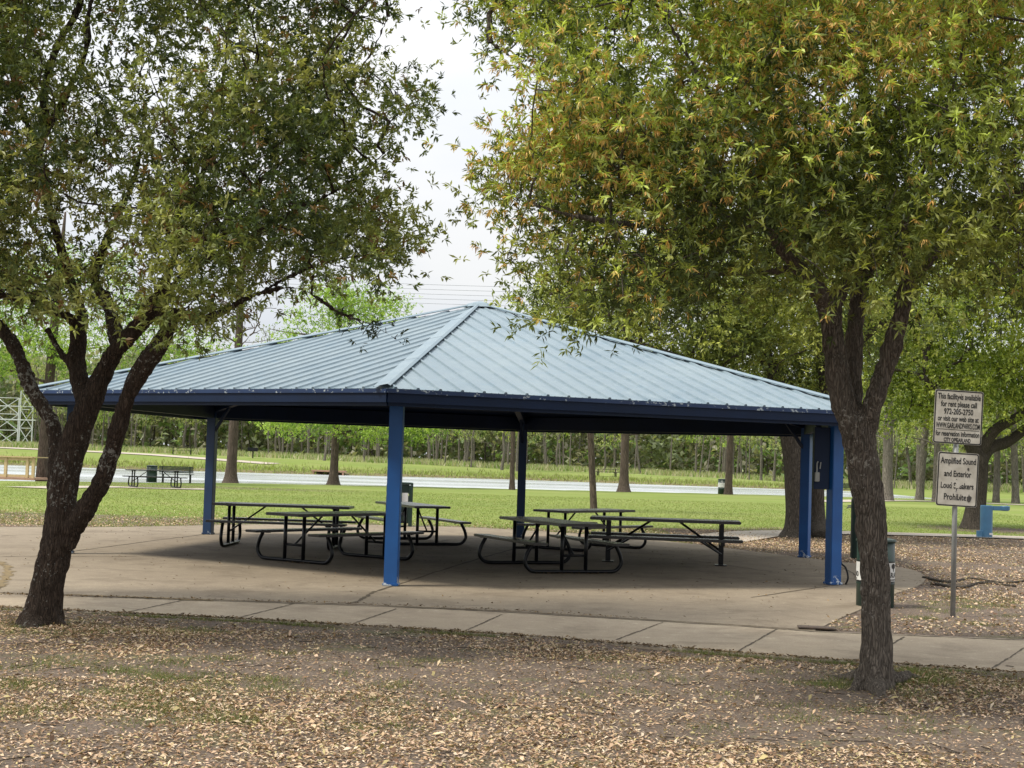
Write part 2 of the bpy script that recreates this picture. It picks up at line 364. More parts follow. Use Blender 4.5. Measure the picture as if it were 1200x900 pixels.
for a_, b_ in (((777, 729), (722, 749.5)), ((910, 737), (865, 763)), ((1202, 758), (1163, 783)), ((345, 707), (280, 723.5)), ((465, 713), (415, 730)), ((588, 720), (545, 739)), ((215, 703), (150, 717)), ((1060, 746), (1015, 773))):
    strip(walk_o, [a_, b_], .022, J2, 1, .004)
strip(walk_o, [(-60, 694), (0, 695.5), (200, 702), (420, 709.5), (600, 717.5), (880, 734.5), (955, 740)], .05, J2, 1, .01)
strip(walk_o, [(78, 696.5), (160, 699.5), (250, 703.5)], .09, J2 + .003, 2, .02)
strip(walk_o, [(955, 740), (1080, 745), (1200, 750)], .04, J2, 1, .01)
tag(pad_o, kind='structure'); tag(walk_o, kind='structure')
def ribbon(name, pts, w, mat, lift=.03):
    P = bez(pts, 14); d = np.gradient(P, axis=0); d /= np.linalg.norm(d, axis=1)[:, None]; nr = np.stack([-d[:, 1], d[:, 0]], -1)
    rows = [P + nr * w * t for t in (-.5, 0, .5)]; V = np.vstack(rows); V = np.hstack([V, (gz(V[:, 0], V[:, 1]) + lift)[:, None]]); n = len(P)
    Fc = np.array([(r * n + i, r * n + i + 1, (r + 1) * n + i + 1, (r + 1) * n + i) for r in range(2) for i in range(n - 1)])[:, ::-1]
    o = mesh_obj(name, V, Fc, mat, smooth=True); return tag(o, kind='structure')
MAT['path'] = m_paint('pale path concrete', (.42, .36, .30), (.33, .29, .24), .9, .8)
ribbon('path', [gp(x, y)[:2] for x, y in ((830, 634), (900, 625.5), (1000, 625.5), (1100, 628), (1200, 631), (1500, 640))], 1.7, MAT['path'])
ribbon('path', [gp(x, y)[:2] for x, y in ((950, 588), (1060, 587), (1200, 592), (1400, 600))], 2.2, MAT['path'])
ribbon('path', [(-110, 176), (-70, 172), (-52, 168), (-42, 165), (-32, 160), (-24, 156)], 2.6, MAT['path'], .06)
ribbon('path', [gp(x, y)[:2] for x, y in ((30, 572), (120, 571), (180, 572.5), (245, 574))], 2.0, MAT['path'])

# ------------------------------------------------------------------ pavilion
HC = np.array([-.611, 26.97]); RP, PHI, HB, RR, HE, HA = 6.88, R(-97.45), 2.378, 7.543, 2.574, 4.42
def hexp(k, r): a = PHI + k * math.pi / 3; return np.array([HC[0] + r * math.cos(a), HC[1] + r * math.sin(a)])
pav = thing('picnic_pavilion', 'six sided open picnic pavilion with pale blue metal roof on blue posts', 'pavilion', (HC[0], HC[1], 0))
def loc(p, z): return (p[0] - HC[0], p[1] - HC[1], z)
apex = np.array([0, 0, HA])
for k in range(6):
    # post with base plate; a small foot flange
    p = hexp(k, RP); a = PHI + k * math.pi / 3; mb = MB()
    mb.box((0, 0, 1.32), (.18, .18, 2.72), 0, bev=.008); mb.box((0, 0, .035), (.21, .21, .03), 0, bev=.004)
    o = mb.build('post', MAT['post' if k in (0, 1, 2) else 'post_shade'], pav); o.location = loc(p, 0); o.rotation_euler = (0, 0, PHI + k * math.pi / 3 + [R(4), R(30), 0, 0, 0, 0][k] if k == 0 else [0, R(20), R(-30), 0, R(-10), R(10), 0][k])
    # perimeter beam
    q = hexp(k + 1, RP); mb = MB(); mb.beam(loc(p, HB + .14), loc(q, HB + .14), .12, .28); mb.build('beam', MAT['navy'], pav)
    # fascia: channel with a top trim
    c0, c1 = hexp(k, RR - .02), hexp(k + 1, RR - .02); e0, e1 = hexp(k, RR + .015), hexp(k + 1, RR + .015)
    mb = MB(); mb.beam(loc(c0, HE - .115), loc(c1, HE - .115), .05, .13, 0); b0, b1 = hexp(k, RR - .06), hexp(k + 1, RR - .06)
    mb.beam(loc(b0, HE - .20), loc(b1, HE - .20), .04, .05, 0)
    fo = mb.build('fascia', MAT['navy'], pav)
    mb = MB(); mb.beam(loc(e0, HE - .033), loc(e1, HE - .033), .03, .05, 0); mb.build('trim', MAT['navy_peel'], fo)
    # rafter
    mb = MB(); s = (HA - HE) / RR; rr = RP - .1
    pr = hexp(k, rr); ztop = HE + (RR - rr) * s - .16
    mb.beam(loc(pr, ztop), (0, 0, HA - .2), .12, .2, 0); mb.build('rafter', MAT['navy'], pav)
    # knee bracket at the post top
    mb = MB(); pi_ = hexp(k, RP - .5); mb.beam(loc(p, 2.02), loc(pi_, HE + (RR - RP + .5) * s - .24), .05, .05); mb.build('bracket', MAT['navy'], pav)
    # roof sheet with ribs
    A0, A1 = np.array(loc(hexp(k, RR), HE)), np.array(loc(hexp(k + 1, RR), HE)); ed = (A1 - A0); L = np.linalg.norm(ed); ed /= L
    mid = (A0 + A1) / 2; dn = mid - apex; Ls = np.linalg.norm(dn); dn /= Ls; nr = np.cross(dn, ed); nr = nr if nr[2] > 0 else -nr
    V = []; Fc = []; sp = .305; nrib = int(L / sp); off = (L - nrib * sp) / 2
    prof = []; t = 0.0
    prof.append((0, 0))
    for i in range(nrib + 1):
        x = off + i * sp
        prof += [(x - .026, 0), (x - .014, .023), (x + .014, .023), (x + .026, 0)]
        if i < nrib:
            for g in (.33, .67): prof += [(x + sp * g - .012, 0), (x + sp * g, .005), (x + sp * g + .012, 0)]
    prof.append((L, 0)); prof = [(min(max(x, 0), L), h if 0 <= x <= L else 0) for x, h in prof]
    for x, h in prof:
        frac = min(x, L - x) / (L / 2)                    # how far up the slope this line runs to the hip
        base = A0 + ed * x + nr * h; run = Ls * frac
        V.append(base); V.append(base - dn * run if run > 1e-6 else base - dn * 1e-4)
    Fc = [(2 * i, 2 * i + 2, 2 * i + 3, 2 * i + 1) for i in range(len(prof) - 1)]
    b0_ = len(V); V += [A0 + ed * x + nr * h + dn * .001 for x, h in prof] + [A0 + ed * x - nr * .012 + dn * .001 for x, h in prof]; m_ = len(prof)
    Fc += [(b0_ + i, b0_ + m_ + i, b0_ + m_ + i + 1, b0_ + i + 1) for i in range(m_ - 1)]
    q0, q1 = loc(hexp(k, RR - .1), HE - .045), loc(hexp(k + 1, RR - .1), HE - .045)
    mesh_obj('ceiling', [q0, q1, (0, 0, HA - .07)], [(0, 1, 2)], MAT['navy'], pav)
    mesh_obj('roof_panel', V, Fc, MAT['roof'], pav)
    # hip cap: two wings lifted on the ribs
    H0 = np.array(loc(hexp(k, RR + .01), HE)); hd = apex - H0; hl = np.linalg.norm(hd); hd /= hl
    mb = MB(); nseg = 4
    kn = k
    for sgn in (1, -1):
        kk = k if sgn == 1 else k - 1
        B0, B1 = np.array(loc(hexp(kk, RR), HE)), np.array(loc(hexp(kk + 1, RR), HE)); e2 = (B1 - B0) / np.linalg.norm(B1 - B0)
        m2 = (B0 + B1) / 2; d2 = m2 - apex; d2 /= np.linalg.norm(d2); n2 = np.cross(d2, e2); n2 = n2 if n2[2] > 0 else -n2
        inpl = np.cross(n2, hd); inpl = inpl if np.dot(inpl, e2 * sgn) > 0 else -inpl
        for i in range(nseg):
            t0, t1 = hl * i / nseg + (.0), hl * (i + 1) / nseg + .06 if i < nseg - 1 else hl
            lift = .044 + .002 * (i); wg = (.04 if sgn == 1 else .19) if k == 0 else .10
            a0 = H0 + hd * t0 + np.array([0, 0, lift + .012]); a1 = H0 + hd * t1 + np.array([0, 0, lift + .012])
            w0 = a0 + inpl * min(wg, 99); w1 = a1 + inpl * (wg if i < nseg - 1 else .02)
            w0 = w0 - n2 * .014; w1 = w1 - n2 * .014
            mb.add([a0, a1, w1, w0], [(0, 1, 2, 3)])
            mb.add([w0, w1, w1 - n2 * .012, w0 - n2 * .012], [(0, 1, 2, 3)])
    mb.build('hip_cap', MAT['roofcap'], pav)
mb = MB(); mb.lathe([(.30, HA - .035), (.22, HA + .03), (.06, HA + .075), (.02, HA + .08)], n=6); mb.build('apex_cap', MAT['roofcap'], pav)
# purlins under the roof
for r_ in (.34, .67):
    mb = MB()
    for k in range(6):
        z = HA - r_ * (HA - HE) - .1; mb.beam(loc(hexp(k, RR * r_), z), loc(hexp(k + 1, RR * r_), z), .07, .1)
    mb.build('purlin', MAT['navy'], pav)
# electrical panel on the right front post
pB = hexp(1, RP)
ep = thing('electrical_panel', 'tall navy electrical panel fixed beside the right front pavilion post', 'panel', (pB[0] - .21, pB[1] + .02, 0))
mb = MB(); mb.box((0, 0, 1.88), (.23, .14, .92), bev=.006); mb.build('cabinet', MAT['navy'], ep)
mb = MB(); mb.box((-.07, -.085, 1.60), (.07, .05, .14), bev=.006); mb.build('outlet_box', MAT['greybox'], ep)
mb = MB(); mb.tube([(-.075, -.085, 1.67), (-.075, -.085, 1.80), (-.06, -.085, 1.83)], .012); mb.tube([(-.03, -.085, 1.72), (-.02, -.09, 1.82)], .01); mb.build('conduit', MAT['galv'], ep)
mb = MB(); mb.tube(bez([(.40, -.02, .02), (.43, -.04, .12), (.40, -.02, .26), (.33, 0, .34), (.30, .0, .5)], 6), .014); mb.build('cable', MAT['black'], ep)

# ------------------------------------------------------------------ picnic tables
def picnic_table(label):
    t = thing('picnic_table', label, 'picnic table', group='black picnic tables under the pavilion')
    def plank(w, L, z, y, th, name):
        mb = MB(); mb.box((0, y, z), (L, w, th), bev=th * .42)
        return mb.build(name, MAT['top'], t)
    plank(.76, 2.5, .745, 0, .045, 'tabletop'); plank(.27, 2.5, .455, .68, .04, 'bench'); plank(.27, 2.5, .455, -.68, .04, 'bench')
    for s in (1, -1):
        mb = MB(); x = s * .95
        half = [(0, .03), (.35, .03), (.62, .03), (.72, .05), (.79, .12), (.805, .2), (.77, .31), (.72, .40), (.70, .44)]
        path = [(-y, z) for y, z in half[::-1]] + half[1:]
        mb.tube([(x, y, z) for y, z in bez(path, 4)], .03, 10)
        for y in (-.2, .2): mb.tube([(x, y, .03), (x, y, .73)], .03, 10); mb.box((x, y, .715), (.09, .12, .01))
        mb.tube([(x, -.2, .27), (x, .2, .27)], .02, 8)
        for y in (-.68, .68): mb.box((x, y, .431), (.07, .24, .008))
        mb.build('end_frame', MAT['black'], t, True)
        mb = MB(); mb.tube([(x, 0, .27), (x - s * .62, 0, .72)], .016, 8); mb.build('brace', MAT['black'], t, True)
    return t
def place(o, a, b):
    a = gp(*a); b = gp(*b); m = (a + b) / 2; o.location = (m[0], m[1], PZ); o.rotation_euler = (0, 0, math.atan2(b[1] - a[1], b[0] - a[0]))
tb = picnic_table('black picnic table standing nearest the far left blue post')
place(tb, (271, 639.5), (391, 643.5))
for lb, a_, b_ in (('black picnic table left of the front blue post, foremost of the left three', (341, 660), (442, 655)),
                   ('black picnic table just behind the front blue post, in front of the green bin', (500, 640), (463, 633)),
                   ('foremost black picnic table right of the front blue post, seen from its end', (672, 673), (615, 662)),
                   ('black picnic table at the pavilion rear, below the leaning trunk', (651, 645), (717, 642))):
    c = copy_tree(tb); c['label'] = lb; place(c, a_, b_)
t6 = thing('pedestal_picnic_table', 'long black mesh picnic table on two square pedestals, rightmost in the pavilion', 'picnic table')
mb = MB(); mb.box((0, 0, .75), (2.56, .76, .05), bev=.012); mb.build('tabletop', MAT['top'], t6)
for y in (-.62, .62): mb = MB(); mb.box((0, y, .455), (2.6, .30, .05), bev=.012); mb.build('bench', MAT['top'], t6)
for s in (-1, 1):
    mb = MB(); mb.box((s * .965, 0, .37), (.085, .085, .72), bev=.006); mb.box((s * .965, 0, .012), (.2, .2, .02), bev=.003)
    mb.box((s * .965, 0, .40), (.07, 1.35, .055)); mb.box((s * .965, 0, .715), (.06, .66, .02)); mb.build('pedestal', MAT['black'], t6)
    mb = MB(); mb.tube([(s * .965, 0, .25), (s * .25, 0, .725)], .02); mb.tube([(s * .965, -.05, .2), (s * .6, -.5, .43)], .018); mb.tube([(s * .965, .05, .2), (s * .6, .5, .43)], .018); mb.build('brace', MAT['black'], t6)
place(t6, (712, 659), (844.7, 664))
# far tables
def far_table(label, px, py, Yd=None, rz=0, z=None):
    c = copy_tree(tb); c['label'] = label; c['group'] = 'picnic tables out on the grass'
    p = gp(px, py) if Yd is None else at(px, py, Yd)
    c.location = (p[0], p[1], float(gz(p[0], p[1])) + .03); c.rotation_euler = (0, 0, rz); return c
ft = far_table('black picnic table on a slab before the pond, beside the railed deck', 181, 572, rz=R(28))
far_table('pale picnic table on the far bank above the path', 213, 533, 167, R(15))
far_table('picnic table on the far bank right of centre, under the woods', 711, 556, 163, R(5))

# ------------------------------------------------------------------ street furniture
def barrel(name, label, loc_, r, h, grp=None, lab=True, s=1):
    t = thing(name, label, 'bin', loc_, 0, grp)
    mb = MB(); mb.lathe([(r * .97, .0), (r, .01), (r, h * .33), (r * 1.03, h * .345), (r, h * .36), (r, h * .66), (r * 1.03, h * .675), (r, h * .69), (r, h * .97)], n=36); mb.build('drum', MAT['green_metal'], t, True)
    mb = MB(); mb.lathe([(r * 1.05, h * .955), (r * 1.07, h * .965), (r * 1.05, h * .99), (r * .7, h * 1.01), (r * .2, h * 1.02)], n=36); mb.build('lid', MAT['green_metal'], t)
    return t
bp = gp(1030.5, 713); BR = .235
br = barrel('trash_barrel', 'dark green litter barrel with white label behind the right oak trunk', (bp[0], bp[1] + BR, 0), BR, .86)
mb = MB(); n = 60; V = []; zz = (.335, .565)
for z in zz:
    for k in range(n): aa = 2 * math.pi * k / n; V.append(((BR + .004) * math.cos(aa), (BR + .004) * math.sin(aa), z))
mb.add(V, [(k, (k + 1) % n, n + (k + 1) % n, n + k) for k in range(n)]); lab_o = mb.build('label_band', MAT['white'], br)
for z in (.325, .575): mb = MB(); mb.lathe([(BR + .005, z - .006), (BR + .009, z), (BR + .005, z + .006)], n=40); mb.build('hoop', MAT['black'], br)
def text_mesh(s, size, xs=1.0, align='CENTER', bold=0.0):
    cu = bpy.data.curves.new('txt', 'FONT'); cu.body = s; cu.size = size; cu.align_x = align; cu.align_y = 'CENTER'; cu.offset = bold; cu.resolution_u = 4
    to = bpy.data.objects.new('txt', cu); C.objects.link(to); bpy.context.view_layer.update()
    me = bpy.data.meshes.new_from_object(to.evaluated_get(bpy.context.evaluated_depsgraph_get()))
    V = [(v.co.x * xs, v.co.y) for v in me.vertices]; Fc = [tuple(p.vertices) for p in me.polygons]
    bpy.data.objects.remove(to); bpy.data.curves.remove(cu); bpy.data.meshes.remove(me); return V, Fc
for base_ang in (-38, 60, 160, 250):
    V, Fc = text_mesh('GARLAND', .085, .8, bold=.002); rr = BR + .0065; mb = MB()
    mb.add([(rr * math.cos(R(base_ang) + x / rr), rr * math.sin(R(base_ang) + x / rr), .41 + y) for x, y in V], Fc)
    tree = [(-.012, 0), (.012, 0), (.012, .03), (.045, .045), (.05, .075), (.02, .1), (-.02, .1), (-.05, .075), (-.045, .045), (-.012, .03)]
    mb.add([(rr * math.cos(R(base_ang) + x / rr), rr * math.sin(R(base_ang) + x / rr), .455 + y) for x, y in tree], [tuple(range(10))])
    V, Fc = text_mesh('PARKS & RECREATION', .025, .9, bold=.001)
    mb.add([(rr * math.cos(R(base_ang) + x / rr), rr * math.sin(R(base_ang) + x / rr), .352 + y) for x, y in V], Fc)
    mb.build('lettering', MAT['ink'], lab_o)
# recycling bin behind the rear table
rp = gp(466, 617)
rb = thing('recycling_bin', 'dark green slatted bin cabinet with white panels behind the front blue post', 'bin', (rp[0], rp[1], 0), R(6))
mb = MB(); mb.box((-.02, .1, .42), (.56, .5, .66), bev=.01); mb.build('body', MAT['green_metal'], rb)
mb = MB(); mb.box((-.02, .1, .92), (.56, .5, .22), bev=.015); mb.build('hood', MAT['green_metal'], rb)
for x in (-.27, .03, .27): mb = MB(); mb.box((x, -.17, .52), (.05, .05, 1.0)); mb.build('upright', MAT['green_metal'], rb)
mb = MB(); mb.tube(bez([(.31, -.17, .0), (.31, -.17, .9), (.31, -.17, 1.03), (.27, -.17, 1.06), (-.3, -.17, 1.06)], 5), .03); mb.build('rail', MAT['green_metal'], rb)
for x in (-.12, .15): mb = MB(); mb.box((x, -.155, .70), (.15, .01, .26)); mb.build('notice', MAT['white'], rb)
# far small bin by a trunk
fb = gp(848, 579)
b2 = barrel('trash_barrel', 'small green bin with white band by a cypress at the pond edge', (fb[0], fb[1], 0), .36, .95)
mb = MB(); mb.lathe([(.365, .42), (.37, .43), (.37, .70), (.365, .71)], n=24); mb.build('label_band', MAT['white'], b2)
# green post with tap
gp_ = gp(1004, 655)
gt = thing('water_standpipe', 'dark green round standpipe with a small tap behind the right oak', 'standpipe', (gp_[0] + .02, gp_[1] + .1, 0))
mb = MB(); mb.lathe([(.125, 0), (.125, 1.14), (.115, 1.17), (.08, 1.18)], n=24); mb.build('pillar', MAT['green_metal'], gt, False)
mb = MB(); mb.tube([(-.1, 0, 1.0), (-.19, 0, 1.0), (-.2, 0, .97)], .014); mb.box((-.16, 0, 1.03), (.07, .02, .02)); mb.build('tap', MAT['galv'], gt)
# drinking fountain
fp = gp(1155.5, 630.5)
df = thing('drinking_fountain', 'blue cylindrical drinking fountain with side arm and bowl at the path', 'drinking fountain', (fp[0], fp[1], 0))
mb = MB(); mb.lathe([(.165, 0), (.165, .86), (.158, .885), (.12, .89)], n=32); mb.build('pillar', MAT['fountain'], df)
mb = MB(); mb.box((.28, 0, .815), (.30, .12, .12), bev=.015); mb.build('arm', MAT['fountain'], df)
mb = MB(); mb.lathe([(.09, .75), (.13, .78), (.135, .87), (.125, .885), (.11, .87)], (.50, 0, 0), 24); mb.build('bowl', MAT['fountain'], df)
mb = MB(); mb.tube([(.56, 0, .87), (.56, 0, .92), (.53, 0, .93)], .012); mb.build('spout', MAT['galv'], df)
mb = MB(); mb.lathe([(.09, 0), (.09, .19), (.085, .2)], (-.19, -.05, 0), 20); mb.build('dog_bowl', MAT['fountain'], df)
mb = MB(); mb.box((.09, -.155, .12), (.1, .02, .05)); mb.build('sticker', MAT['white'], df)
# bench and bin beside the far table
bb = gp(206, 566); 
bn = thing('park_bench', 'dark slatted park bench with backrest facing the pond, behind the far table', 'bench', (bb[0], bb[1], 0), R(4))
mb = MB(); [mb.box((0, -.02 * i, .55 + .07 * i), (1.75, .03, .055)) for i in range(5)]; mb.build('backrest', MAT['green_metal'], bn)
mb = MB(); [mb.box((0, .08 + .1 * i, .45), (1.75, .08, .03)) for i in range(4)]; mb.build('seat', MAT['green_metal'], bn)
for x in (-.7, .7): mb = MB(); mb.beam((x, .05, 0), (x, -.03, .85), .05, .05, up=(1, 0, 0)); mb.beam((x, .4, 0), (x, .4, .45), .05, .05, up=(1, 0, 0)); mb.build('leg', MAT['black'], bn)
bq = gp(177.5, 565); barrel('trash_barrel', 'dark bin beside the slatted bench before the pond', (bq[0], bq[1], 0), .27, .86)
q = gp(992, 590); bz = at(992, 577, 104)
bn2 = copy_tree(bn); bn2['label'] = 'small dark bench seen between the right post and the oak trunk'; bn2.location = (bz[0], bz[1], 0); bn2.rotation_euler = (0, 0, R(200))
# grill and jetty across the pond
g1 = at(296, 541, 166); gr = thing('charcoal_grill', 'small black pedestal grill alone on the far bank', 'grill', (g1[0], g1[1], float(gz(g1[0], g1[1]))))
mb = MB(); mb.tube([(0, 0, 0), (0, 0, .75)], .07); mb.build('pedestal', MAT['black'], gr); mb = MB(); mb.box((0, 0, .95), (1.1, .6, .4), bev=.03); mb.build('firebox', MAT['black'], gr)
j1 = at(386, 549, 146); jt = thing('fishing_jetty', 'low plank jetty on the far bank behind the spreading cypress', 'jetty', (j1[0], j1[1], .15))
mb = MB(); mb.box((0, 0, 0), (3.2, 1.8, .14)); mb.build('deck', MAT['deck'], jt)
for x in (-1.4, 1.4): mb = MB(); mb.box((x, -.8, -.6), (.16, .16, 1.1)); mb.build('pile', MAT['deck'], jt)
# timber railing at left
rl = gp(40, 563); dk = thing('railed_deck', 'raw timber pond deck with post and rail guard at the left edge', 'deck', (rl[0], rl[1], 0), R(-6))
mb = MB(); mb.box((-4.0, 1.0, .06), (8.2, 2.4, .10)); mb.build('deck', MAT['deck'], dk)
mb = MB(); mb.box((-4.0, -.1, 1.13), (8.1, .2, .06)); mb.box((-4.0, -.05, 1.02), (8.0, .05, .14)); mb.build('top_rail', MAT['lumber'], dk)
mb = MB(); mb.box((-4.0, -.05, .2), (8.0, .05, .12)); mb.build('bottom_rail', MAT['lumber'], dk)
for x in (-.05, -.35, -1.45, -2.6, -3.8, -5.0, -6.3, -7.6): mb = MB(); mb.box((x, -.05, .55), (.13, .13, 1.1)); mb.build('rail_post', MAT['lumber'], dk)
mb = MB(); mb.box((0.02, .9, 1.12), (.16, 2.2, .05)); mb.build('side_rail', MAT['lumber'], dk)
# drain cover
dc = gp(957, 738); mb = MB(); mb.box((dc[0], dc[1], PZ + .012), (.40, .26, .012), R(-8), bev=.003); mb.box((dc[0], dc[1], PZ + .019), (.34, .20, .004), R(-8))
tag(mb.build('drain_cover', MAT['rust']), 'rusty rectangular drain cover set where the pad meets the footpath', 'drain cover')

# ------------------------------------------------------------------ signs
sp_ = gp(1116.5, 723); SY = sp_[1]
sg = thing('notice_post', 'grey steel post with two white notice signs beside the right oak', 'sign', (sp_[0], sp_[1], 0))
mb = MB(); mb.tube([(0, 0, -.02), (0.005, 0, 2.6)], .031, 14); mb.build('pole', MAT['galv'], sg, True)
def rrect(w, h, r, n=5):
    out = []
    for cx, cy, a0 in ((w / 2 - r, h / 2 - r, 0), (-w / 2 + r, h / 2 - r, 90), (-w / 2 + r, -h / 2 + r, 180), (w / 2 - r, -h / 2 + r, 270)):
        for k in range(n + 1): aa = R(a0 + 90 * k / n); out.append((cx + r * math.cos(aa), cy + r * math.sin(aa)))
    return out
def plate(px, py, wpx, hpx, lines, rule=None, tilt=0, scuffs=(), blots=()):
    c = at(px, py, SY - .04); w = wpx * SY / F; h = hpx * SY / F
    def tr(x, y, d): ct, st = math.cos(tilt), math.sin(tilt); return (c[0] - sp_[0] + (x * ct - y * st) - .0, c[1] - sp_[1] - d, c[2] + x * st + y * ct)
    o1 = rrect(w, h, .03); n = len(o1); mb = MB()
    mb.add([tr(x, y, 0) for x, y in o1] + [tr(x, y, -.004) for x, y in o1], [tuple(range(n)), tuple(range(n, 2 * n))[::-1]] + [(i, i + n, (i + 1) % n + n, (i + 1) % n) for i in range(n)])
    pl = mb.build('sign_plate', MAT['signface'], sg)
    oo = rrect(w - .008, h - .008, .027); oi = rrect(w - .036, h - .036, .018)
    mb = MB(); mb.add([tr(x, y, .0015) for x, y in oo + oi], [(i, (i + 1) % n, n + (i + 1) % n, n + i) for i in range(n)])
    if rule is not None: mb.add([tr(x, y, .0015) for x, y in ((-w * .44, h * rule - .003), (w * .44, h * rule - .003), (w * .44, h * rule + .003), (-w * .44, h * rule + .003))], [(0, 1, 2, 3)])
    mb.build('border', MAT['ink'], pl)
    for s, yy, size, width in lines:
        V, Fc = text_mesh(s, size, 1, bold=.0022); ww = max(v[0] for v in V) - min(v[0] for v in V); k = width * w / ww; x0 = (max(v[0] for v in V) + min(v[0] for v in V)) / 2
        mb = MB(); mb.add([tr((x - x0) * k, y + h * yy, .0018) for x, y in V], Fc); mb.build('lettering', MAT['ink'], pl)
    mb = MB()
    for x, y, a, b, r0 in scuffs:
        pts = [(w * x + a * math.cos(t) * random.uniform(.6, 1.2), h * y + b * math.sin(t) * random.uniform(.6, 1.2)) for t in np.linspace(0, 2 * math.pi, 11)[:-1]]
        mb.add([tr(px_, py_, .0026) for px_, py_ in pts], [tuple(range(10))])
    if scuffs: mb.build('scuff', MAT['signface'], pl)
    mb = MB()
    for x, y, a, b in blots:
        pts = [(w * x + a * math.cos(t) * random.uniform(.7, 1.2), h * y + b * math.sin(t) * random.uniform(.7, 1.2)) for t in np.linspace(0, 2 * math.pi, 13)[:-1]]
        mb.add([tr(px_, py_, .003) for px_, py_ in pts], [tuple(range(12))])
    mb.build('sticker', MAT['inkblot'], pl)
    return pl
plate(1123, 489, 57, 63, [('This facility is available', .375, .096, .88), ('for rent please call', .235, .096, .74), ('972-205-2750', .095, .096, .60), ('or visit our web site at', -.035, .090, .84), ('WWW.GARLANDPARKS.COM', -.165, .090, .90), ('for reservation information', -.315, .086, .90), ('CITY OF GARLAND', -.430, .068, .55)], rule=-.235, tilt=-R(2.0),
      blots=((.02, .37, .014, .018), (-.02, -.41, .016, .022)))
plate(1122, 562, 48, 63, [('Amplified Sound', .34, .105, .86), ('and Exterior', .10, .1, .66), ('Loud Speakers', -.12, .1, .80), ('Prohibited', -.33, .105, .62)], tilt=-R(2.0),
      scuffs=((.0, -.12, .03, .03, 0), (.07, -.1, .012, .02, 0), (.17, .35, .012, .012, 0), (.26, -.35, .016, .03, 0), (.05, -.30, .008, .03, 0), (-.13, -.09, .006, .02, 0)), blots=((.30, -.345, .035, .035), (.25, .2, .012, .02), (-.02, .0, .006, .006)))
for z in (2.46, 2.05, 1.85, 1.5): mb = MB(); mb.tube([(0, -.045, z), (0, .04, z)], .008, 8); mb.build('bolt', MAT['galv'], sg)

# ------------------------------------------------------------------ trees
def seg_tubes(P0, P1, R0, R1, n=5):
    N = len(P0); d = P1 - P0; d /= np.linalg.norm(d, axis=1)[:, None] + 1e-9
    ref = np.where(np.abs(d[:, 2:3]) < .8, np.array([[0, 0, 1.]]), np.array([[1., 0, 0]])); x = np.cross(d, ref); x /= np.linalg.norm(x, axis=1)[:, None]; y = np.cross(d, x)
    an = np.arange(n) * 2 * math.pi / n; c, s = np.cos(an), np.sin(an)
    dirs = x[:, None] * c[None, :, None] + y[:, None] * s[None, :, None]
    V = np.concatenate([P0[:, None] + dirs * R0[:, None, None], P1[:, None] + dirs * R1[:, None, None]], 1).reshape(-1, 3)
    k = np.arange(n); q = np.stack([k, k + n, (k + 1) % n + n, (k + 1) % n], -1)
    Fc = (np.arange(N)[:, None, None] * 2 * n + q[None]).reshape(-1, 4); return V, Fc
def lump(P, s, seed=0): return np.array([mnoise.noise((p[0] * s + seed, p[1] * s, p[2] * s)) for p in P])
def grow(limbs, attr, nseg=4, droop=.0, rmax=.05, rmin=.0035, expo=.5, r1=.0028):
    # connect attractor points to limb points by branching twigs
    nodes = []; par = []; fixed = []; dist0 = []
    for L in limbs:
        L = np.asarray(L)
        for i in range(len(L)): nodes.append(L[i, :3]); par.append(-1); fixed.append(L[i, 3]); dist0.append(0.)
    cap = len(nodes) + len(attr) * nseg; N = np.zeros((cap, 3)); N[:len(nodes)] = nodes; cnt = len(nodes); par = par + [0] * (cap - cnt); D = np.zeros(cap); nf = cnt
    LN = N[:nf]; da = np.array([np.min(np.linalg.norm(LN - a, axis=1)) for a in attr]); order = np.argsort(da); tips = np.zeros(len(attr), int)
    for ai in order:
        a = attr[ai]; dd = np.linalg.norm(N[:cnt] - a, axis=1) + D[:cnt] * .35; j = int(np.argmin(dd)); p0 = N[j]; prev = j; v = a - p0; Ln = np.linalg.norm(v)
        side = rng.normal(0, .10 * Ln, 3); side[2] += .08 * Ln
        for k in range(1, nseg + 1):
            t = k / nseg; q = p0 + v * t + side * math.sin(math.pi * t) + (rng.normal(0, .02 * Ln, 3) if k < nseg else 0)
            N[cnt] = q; par[cnt] = prev; D[cnt] = D[prev] + Ln / nseg; prev = cnt; cnt += 1
        tips[ai] = prev
    desc = np.zeros(cnt); desc[tips] = 1
    for i in range(cnt - 1, nf - 1, -1): desc[par[i]] += desc[i]
    Rr = np.clip(r1 * np.maximum(desc, 1) ** expo, rmin, rmax)
    for i in range(nf): Rr[i] = min(fixed[i], rmax)
    ii = np.arange(nf, cnt); pj = np.array([par[i] for i in ii]); R0 = np.where(pj < nf, Rr[ii] * 1.2, np.minimum(Rr[pj], Rr[ii] * 1.6))
    return N[pj], N[ii], R0, Rr[ii], N[tips]
